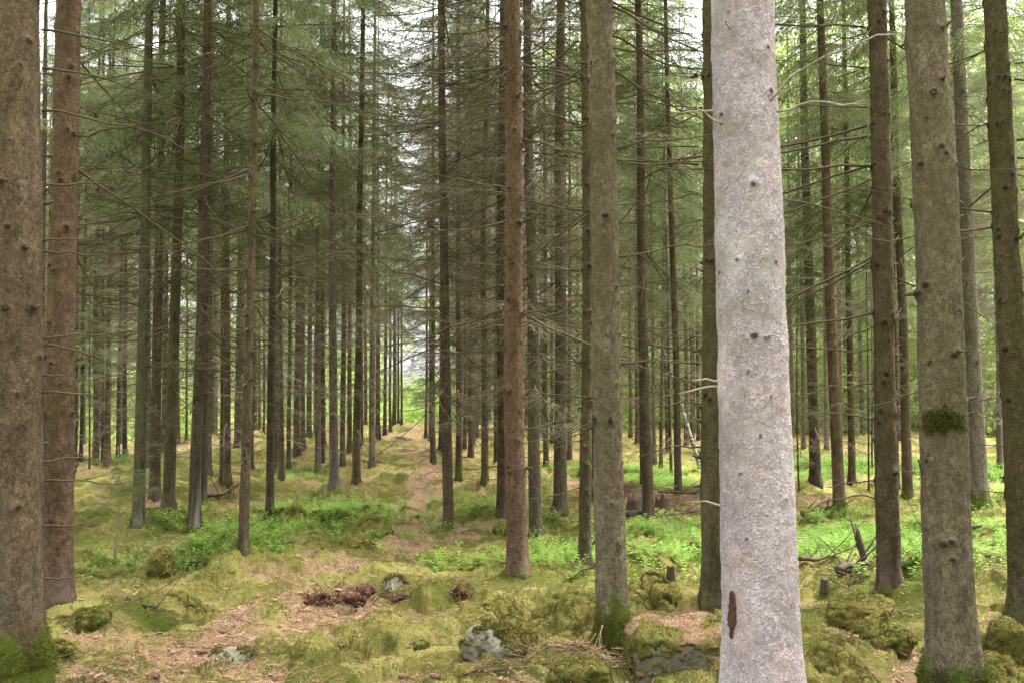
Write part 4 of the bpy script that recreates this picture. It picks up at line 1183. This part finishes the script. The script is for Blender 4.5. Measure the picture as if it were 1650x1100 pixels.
brush(1040, 1066, .40, .14, .03, 70, 'loose pile of dry twigs at the foot of the moss-footed trunk', 2, M_BRUSH, .34)
brush(890, 1046, .22, .10, .02, 26, 'scatter of dry grey twigs beside the angular grey stone', 3, M_BRUSH, .3)
brush(1375, 932, .4, .2, .05, 22, 'tangle of dead twigs around the small sawn stump and snag', 4, M_LIMB, .35)

# fallen cones
def cone(u, v, yaw, label, L=.062):
    p = hit(u, v); mb = MB(); t = np.linspace(0, 1, 22)
    prof = .011 * np.sin(np.clip(t * 1.02 + .06, 0, 1) * math.pi) ** .6 + .002
    mb.add(*tube(np.stack([t * L - L / 2, 0 * t, 0 * t], -1), prof * .8, 10))
    for i in range(70):
        s = i / 70; a = i * 2.39996; r = np.interp(s, t, prof)
        c = np.array([s * L - L / 2, math.cos(a) * r * .8, math.sin(a) * r * .8]); n = np.array([.0, math.cos(a), math.sin(a)]); sd = np.array([0, -math.sin(a), math.cos(a)])
        mb.add(np.array([c - sd * .005, c + sd * .005, c + np.array([.011, 0, 0]) + n * .006]), None, [[0, 1, 2]])
    V, Q, T, _ = mb.arrays()
    o = obj('spruce_cone', mesh('spruce_cone', V, Q, T, M_CHIP), None, (p[0], p[1], p[2] + .012), (0, .1, yaw)); tag(o, label, 'cone', 'fallen cones')
cone(650, 1092, .2, 'reddish fallen cone at the bottom edge below the small half-buried stone')
cone(702, 1092, -.3, 'reddish fallen cone just beside the thin crooked stick')
cone(324, 1052, .3, 'brown fallen cone lying against the low pale rounded stone')
cone(108, 994, .1, 'brown fallen cone in the moss at the foot of the smooth reddish trunk')
cone(360, 1020, .0, 'brown fallen cone on open litter behind the low pale rounded stone')
cone(250, 1092, -.5, 'brown fallen cone at the bottom edge in front of the low pale stone')

# ------------------------------------------------------------------ saplings and the leaning birch
def sapling(u, v, h, label, seed):
    p = hit(u, v); g = np.random.default_rng(seed)
    root = bpy.data.objects.new('spruce_sapling', None); COL.objects.link(root); root.location = p
    t = np.linspace(0, 1, 8); P = np.stack([.03 * np.sin(t * 3), 0 * t, t * h], -1)
    V, Q, T = tube(P, .011 * (1 - .75 * t), 6); obj('stem', mesh('stem', V, Q, T, M_TWIG), root)
    mb = MB()
    for k in range(26):
        f = g.uniform(.45, 1); b = LIVE[g.integers(len(LIVE))]
        mb.add(xf(b[0], (.03 * math.sin(f * 3), 0, f * h), g.uniform(0, 6.28), .35, 0, (.30 - .2 * f) * g.uniform(.6, 1.2)), b[1], b[2], b[3])
    V, Q, T, A = mb.arrays(); obj('crown', mesh('crown', V, Q, T, M_NEEDLE, dict(tip=A)), root)
    tag(root, label, 'sapling')
sapling(184, 905, 1.05, 'thin young spruce sapling with a sparse top in front of the greenish trunk', 1)
sapling(1500, 752, 1.6, 'young spruce behind the bilberries between knotty and moss-tufted trunks', 2)
sapling(1290, 742, 1.8, 'low bushy young spruce far beyond the pale flaking trunk', 3)
sapling(1640, 745, 2.0, 'low bushy young spruce beyond the dark edge trunk', 4)

def leaning_stem():
    a = hit(1129, 756); dep = (a - EYE) @ FWD
    b = EYE + ray(1094, 640) * (dep + .4); c = EYE + ray(1068, 560) * (dep + .9)
    t = np.linspace(0, 1, 20)[:, None]
    P = (1 - t) ** 2 * a + 2 * t * (1 - t) * b + t * t * c - a
    mb = MB(); mb.add(*tube(P, .055 * (1 - .6 * t[:, 0]), 9))
    g = np.random.default_rng(4)
    for i in range(14):
        q = P[int(g.integers(5, 19))]; d = g.normal(0, 1, 3); d[2] = abs(d[2]); s = np.linspace(0, 1, 4)[:, None]
        mb.add(*tube(q + d * s * g.uniform(.1, .35), .006 * (1 - .6 * s[:, 0]), 4))
    V, Q, T, _ = mb.arrays()
    m, nt, out = new_mat('birch_bark'); gg = N(nt); co = gg('TexCoord').outputs['Object']
    col = gg.mix(gg.ramp(gg.noise(gg.map(co, (3, 3, 9)), 2.2, 4, .7), .48, .56), (.27, .25, .205), (.035, .030, .024))
    gg.link(gg.bsdf(col, .8), out.inputs[0])
    o = obj('leaning_birch', mesh('leaning_birch', V, Q, T, m), None, a); tag(o, 'thin leaning birch stem with pale flecked bark behind the brushwood', 'tree')
leaning_stem()

# ------------------------------------------------------------------ bilberry carpet
BIL = [(1350, 845, 110, 18), (1560, 850, 90, 22), (1300, 900, 40, 12), (1480, 905, 60, 8), (1010, 862, 60, 10), (1120, 862, 40, 12), (950, 882, 40, 12), (1600, 790, 60, 10), (1320, 762, 80, 9), (1440, 890, 90, 14), (1330, 890, 60, 14), (345, 885, 70, 20), (300, 905, 45, 14), (425, 852, 85, 13), (380, 870, 70, 14), (620, 845, 70, 10), (310, 890, 50, 14), (520, 822, 70, 8), (440, 878, 40, 12), (340, 850, 40, 8), (505, 818, 80, 10), (440, 882, 40, 12), (585, 852, 40, 12), (640, 838, 75, 16), (745, 825, 60, 13), (700, 822, 50, 9), (560, 838, 30, 8), (770, 905, 60, 13), (705, 905, 30, 9),
       (900, 896, 60, 20), (1005, 893, 50, 18), (1085, 892, 85, 32), (1060, 776, 95, 11), (1030, 772, 40, 14), (1320, 872, 60, 24), (1385, 872, 70, 34), (1480, 872, 70, 38), (1600, 872, 70, 42), (1350, 752, 130, 14), (1520, 748, 120, 18), (1290, 745, 40, 12),
       (240, 850, 45, 11), (280, 838, 35, 8), (165, 905, 35, 8), (135, 744, 35, 5), (205, 742, 30, 5), (470, 768, 40, 7), (930, 760, 40, 8), (880, 838, 30, 8), (1620, 770, 60, 18), (1480, 850, 40, 14), (225, 905, 40, 9), (375, 910, 40, 7)]
def sprig(seed):
    g = np.random.default_rng(seed); mb = MB(); h = g.uniform(.07, .16)
    for st in range(3):
        d = np.array([g.normal(0, .4), g.normal(0, .4), 1]); d /= np.linalg.norm(d)
        nlf = int(g.integers(9, 14))
        for i in range(nlf):
            f = (i + 1) / nlf; c = d * h * (.25 + .75 * f)
            a = i * 2.1 + g.uniform(0, 1); o_ = np.array([math.cos(a), math.sin(a), g.uniform(-.1, .55)]); o_ /= np.linalg.norm(o_)
            sd = np.cross(o_, [0, 0, 1]); sd /= np.linalg.norm(sd); L = g.uniform(.018, .034)
            V = np.array([c, c + o_ * L * .5 + sd * L * .32, c + o_ * L - np.array([0, 0, L * .1]), c + o_ * L * .5 - sd * L * .32])
            mb.add(V, [[0, 1, 2, 3]])
    return mb.arrays()
def build_bilberry():
    SP = [sprig(i) for i in range(10)]; g = np.random.default_rng(8); mb = MB()
    for (u, v, rx, ry) in BIL:
        c = hit(u, v); dep = (c - EYE) @ FWD
        far = hit(u, max(v - ry, 700)); nr = hit(u, v + ry)
        wx = rx * dep / F; wy = max(.35, min(6, (far[1] - nr[1]) / 2))
        n = int(min(1500, 120 * wx * wy * math.pi))
        a = g.uniform(0, 2 * math.pi, n); q = np.sqrt(g.random(n)) * (1.15 + .35 * g.normal(0, 1, n))
        x = c[0] + np.cos(a) * q * wx; y = c[1] + np.sin(a) * q * wy
        keep = fbm(x * 1.7, y * 1.7, seed=55, oct=4, gain=.65) > -.10
        x, y = x[keep], y[keep]
        z = mound_h(x, y)
        for i in range(len(x)):
            b = SP[g.integers(10)]
            mb.add(xf(b[0], (x[i], y[i], z[i] - .01), g.uniform(0, 6.28), 0, 0, g.uniform(.6, 1.4) * (1.2 if dep > 14 else 1) * (.9 if u < 720 else 1)), b[1])
    V, Q, T, _ = mb.arrays()
    o = obj('bilberry_undergrowth', mesh('bilberry_undergrowth', V, Q, None, M_BILB))
    tag(o, 'bright green bilberry shrubs carpeting the forest floor in patches', kind='stuff')
build_bilberry()

# ------------------------------------------------------------------ moss shoots, needles, chips on the floor
def scatter(n, r0, r1, g, half=34):
    az = g.uniform(R(-half), R(half), n); rr = np.exp(g.uniform(math.log(r0), math.log(r1), n))
    x, y = np.sin(az) * rr, np.cos(az) * rr
    return x, y, rr
def build_floor():
    g = np.random.default_rng(21)
    x, y, rr = scatter(330000, 3.2, 15, g)
    lit, soil, dark = masks(x, y)
    k = (lit + .35 * fbm(x * 9, y * 9, seed=91, oct=2) < .42) & (soil < .4)
    x, y, rr, lit = x[k], y[k], rr[k], lit[k]
    z = mound_h(x, y); n = len(x)
    d = np.stack([g.normal(0, .45, n), g.normal(0, .45, n) - .25, np.ones(n)], -1); d /= np.linalg.norm(d, axis=1)[:, None]
    P = np.stack([x, y, z - .004], -1)
    wv = np.cross(d, g.normal(0, 1, (n, 3))); wv /= np.linalg.norm(wv, axis=1)[:, None]
    w = (.0016 + .00025 * rr)[:, None]; w3, k3 = worley(x / .17 + .4 * vnoise(x * 7, y * 7, seed=73), y / .17 + .4 * vnoise(x * 7, y * 7, seed=74), seed=18)
    ln = (g.uniform(.006, .018, n) * (.35 + 1.5 * k3 * np.clip(1.1 - w3, 0, 1)) * (1 + .03 * rr))[:, None]
    V = np.stack([P - wv * w, P + wv * w, P + d * ln], 1).reshape(-1, 3)
    o = obj('moss_shoots', mesh('moss_shoots', V, None, np.arange(3 * n).reshape(-1, 3), M_FUZZ, dict(litter=np.repeat(np.clip(lit * 1.5, 0, 1) * (g.random(n) < .5), 3))))
    tag(o, 'fine yellow-green moss shoots covering the forest floor', kind='stuff')
    # dropped needles and twiglets
    x, y, rr = scatter(300000, 3.2, 20, g)
    lit, soil, dark = masks(x, y)
    k = g.random(len(x)) < np.clip((lit - .0) * 1.5, .14, .85); x, y, rr = x[k], y[k], rr[k]; n = len(x)
    z = mound_h(x, y); a = g.uniform(0, 6.28, n)
    d = np.stack([np.cos(a), np.sin(a), g.normal(0, .18, n)], -1); P = np.stack([x, y, z + .004], -1)
    wv = np.stack([-np.sin(a), np.cos(a), g.normal(0, .4, n)], -1)
    w = (.0010 + .0002 * rr)[:, None]; ln = g.uniform(.008, .03, n)[:, None] * (1 + .5 * (g.random((n, 1)) < .1) * 3)
    V = np.stack([P - d * ln - wv * w, P + d * ln, P - d * ln + wv * w], 1).reshape(-1, 3)
    o = obj('needle_litter', mesh('needle_litter', V, None, np.arange(3 * n).reshape(-1, 3), M_LITTER)); tag(o, 'brown dropped needles and twiglets strewn over the moss', kind='stuff')
    # bark and wood chips
    x, y, rr = scatter(15000, 3.4, 26, g)
    lit, soil, dark = masks(x, y)
    k = g.random(len(x)) < np.clip((lit - .12) * 1.1, .03, .8) * .55; x, y = x[k], y[k]; z = mound_h(x, y)
    mb = MB(); B = np.array([[-1, -1, -1], [1, -1, -1], [1, 1, -1], [-1, 1, -1], [-.8, -.7, 1], [.7, -.8, 1], [.9, .6, 1], [-.6, .8, 1]], float)
    BQ = np.array([[0, 3, 2, 1], [4, 5, 6, 7], [0, 1, 5, 4], [1, 2, 6, 5], [2, 3, 7, 6], [3, 0, 4, 7]])
    for i in range(len(x)):
        s = np.array([g.uniform(.007, .030), g.uniform(.004, .011), g.uniform(.002, .006)])
        mb.add(xf(B * s + g.normal(0, .002, B.shape), (x[i], y[i], z[i] + .006), g.uniform(0, 6.28), g.normal(0, .25), g.normal(0, .25)), BQ)
    V, Q, T, _ = mb.arrays()
    o = obj('bark_chips', mesh('bark_chips', V, Q, None, M_CHIP, None, False)); tag(o, 'pinkish brown bark and wood chips scattered on the forest floor', kind='stuff')
    # thin dead twigs lying about
    x, y, rr = scatter(3600, 3.4, 24, g); z = mound_h(x, y); mb = MB()
    for i in range(len(x)):
        a = g.uniform(0, 6.28); L = g.uniform(.06, .38); s = np.linspace(-.5, .5, 5)
        px, py = x[i] + math.cos(a) * s * L, y[i] + math.sin(a) * s * L + g.normal(0, .15) * s * s * L
        pz = ground_h(px, py) + .008
        mb.add(*tube(np.stack([px, py, pz], -1), g.uniform(.0014, .0035) * (1 - .8 * (s + .5) * .6), 4))
    V, Q, T, _ = mb.arrays()
    o = obj('twig_litter', mesh('twig_litter', V, Q, T, M_BRUSH)); tag(o, 'thin dead twigs littering the moss', kind='stuff')
M_LITTER = leaf_material('dropped_needles', [(.17, .095, .050), (.38, .25, .14), (.22, .13, .07), (.1, .1, .02)], .1, 0)
build_floor()

# ------------------------------------------------------------------ bright broadleaf wood beyond the stand
def build_far_wood():
    g = np.random.default_rng(31); V = []
    for k in range(760):
        az = g.uniform(R(-34), R(34)) if g.random() < .58 else g.uniform(R(3), R(34)); rr = g.uniform(60, 90) if az < R(3) else g.uniform(46, 80)
        if az < R(-6) and g.random() < .25: continue
        x, y = math.sin(az) * rr, math.cos(az) * rr
        h0 = float(base_h(x, y)); gap = R(-8) < az < R(-4.6)
        zc = h0 + (g.uniform(.5, 4) if g.random() < .45 else g.uniform(3, 25 if az > R(3) else 16))
        if gap: zc = h0 + g.uniform(.6, 3.6)
        s = np.array([g.uniform(1.6, 3.6), g.uniform(1.6, 3.4), g.uniform(1.2, 3.2)])
        n = int(g.uniform(650, 1200))
        q = g.normal(0, 1, (n, 3)); q /= np.linalg.norm(q, axis=1)[:, None]
        q *= (g.random(n) ** .4)[:, None]
        q *= (1 + .5 * fbm(q[:, 0] * 2 + k, q[:, 1] * 2, q[:, 2] * 2, seed=k, oct=2))[:, None]
        P = q * s + np.array([x, y, zc]); P[:, 2] = np.maximum(P[:, 2], h0 + .05)
        a = g.normal(0, 1, (n, 3)); a /= np.linalg.norm(a, axis=1)[:, None]; b = np.cross(a, g.normal(0, 1, (n, 3))); b /= np.linalg.norm(b, axis=1)[:, None]
        L = g.uniform(.07, .16, n)[:, None]
        V.append(np.stack([P - a * L, P + b * L * .6, P + a * L, P - b * L * .6], 1).reshape(-1, 3))
    V = np.concatenate(V)
    o = obj('broadleaf_wood', mesh('broadleaf_wood', V, np.arange(len(V)).reshape(-1, 4), None, M_DECID)); tag(o, 'bright yellow-green broadleaf wood glowing far behind the spruce trunks', kind='stuff')
build_far_wood()

def build_shade_wood():  # spruce wood out of view, added to shade the stand from sides and behind
    g = np.random.default_rng(37); V = []; mb = MB()
    for k in range(46):
        az = g.uniform(R(44), R(316)); rr = g.uniform(7, 24)
        if abs(az - math.pi) < R(25) and rr < 14: continue
        x, y = math.sin(az) * rr, math.cos(az) * rr; r = g.uniform(.1, .17)
        t = np.linspace(0, 1, 6)
        mb.add(*tube(np.stack([x + 0 * t, y + 0 * t, -.2 + 17 * t], -1), r * (1 - .9 * t), 9))
        for z in np.arange(g.uniform(1.5, 3.5), 17, .55):
            f = z / 17; L = 2.0 * (1 - f) ** .8 + .3; n = int(60 + 70 * (1 - f))
            a = g.uniform(0, 2 * math.pi, n); q = np.sqrt(g.random(n)) * L
            P = np.stack([x + np.cos(a) * q, y + np.sin(a) * q, z - .3 * q + g.normal(0, .12, n)], -1)
            u = g.normal(0, 1, (n, 3)); u /= np.linalg.norm(u, axis=1)[:, None]; b = np.cross(u, g.normal(0, 1, (n, 3))); b /= np.linalg.norm(b, axis=1)[:, None]
            S = g.uniform(.08, .16, n)[:, None]
            V.append(np.stack([P - u * S, P + b * S * .4, P + u * S, P - b * S * .4], 1).reshape(-1, 3))
    nt_ = mb.n; V = np.concatenate(V); mb.add(V, np.arange(len(V)).reshape(-1, 4))
    Vv, Q, T, _ = mb.arrays()
    me = mesh('shade_wood', Vv, Q, T, M_NEEDLE); me.materials.append(M_TWIG)
    mi = np.concatenate([(Q[:, 0] < nt_), np.ones(len(T), bool)]).astype(np.int32)
    me.polygons.foreach_set('material_index', mi)
    o = obj('added_shade_wood', me); tag(o, 'unseen spruce wood added at the sides and behind to shade the stand', kind='stuff')
build_shade_wood()

# ------------------------------------------------------------------ sky, sun, camera
SUN_EL, SUN_AZ = R(66), R(60)      # soft sun behind thin cloud, high over the stand
w = bpy.data.worlds.new('World'); SC.world = w; w.use_nodes = True
nt = w.node_tree; g = N(nt); nt.nodes.clear()
sky = nt.nodes.new('ShaderNodeTexSky'); sky.sky_type = 'NISHITA'; sky.sun_disc = False
sky.sun_elevation = SUN_EL; sky.sun_rotation = SUN_AZ; sky.air_density = 1.0; sky.dust_density = 4.0; sky.ozone_density = .6
hs = nt.nodes.new('ShaderNodeHueSaturation'); hs.inputs['Saturation'].default_value = .10
nt.links.new(sky.outputs[0], hs.inputs['Color'])
bg = nt.nodes.new('ShaderNodeBackground'); bg.inputs['Strength'].default_value = .14
# overcast sky: about three times as bright overhead as at the horizon
tcw = g('TexCoord'); sx_ = g('SeparateXYZ'); g.link(tcw.outputs['Generated'], sx_.inputs[0])
vs = g('VectorMath'); vs.operation = 'SCALE'; nt.links.new(hs.outputs[0], vs.inputs[0]); g.link(g.ramp(sx_.outputs[2], -.1, 1.0, .75, 2.3), vs.inputs['Scale'])
nt.links.new(vs.outputs[0], bg.inputs['Color'])
wo = nt.nodes.new('ShaderNodeOutputWorld'); nt.links.new(bg.outputs[0], wo.inputs[0])

sl = bpy.data.lights.new('sun', 'SUN'); sl.energy = 1.3; sl.angle = R(22); sl.color = (1, .965, .91)
so = bpy.data.objects.new('sun', sl); COL.objects.link(so)
sd = Vector((math.sin(SUN_AZ) * math.cos(SUN_EL), math.cos(SUN_AZ) * math.cos(SUN_EL), math.sin(SUN_EL)))
so.rotation_mode = 'QUATERNION'; so.rotation_quaternion = sd.to_track_quat('Z', 'Y'); so.location = (0, -5, 25)

cd = bpy.data.cameras.new('camera'); cam = bpy.data.objects.new('camera', cd); COL.objects.link(cam)
cam.location = EYE; cam.rotation_euler = (R(90) + PITCH, 0, 0)
cd.sensor_width = 36; cd.lens = F / 1650 * 36; cd.clip_end = 2000; cd.clip_start = .05
SC.camera = cam
SC.view_settings.view_transform = 'Standard'; SC.view_settings.look = 'None'; SC.view_settings.exposure = 2.4; SC.view_settings.gamma = 1
SC.cycles.use_denoising = True
SC.cycles.max_bounces = 6; SC.cycles.diffuse_bounces = 4; SC.cycles.transmission_bounces = 4; SC.cycles.glossy_bounces = 2
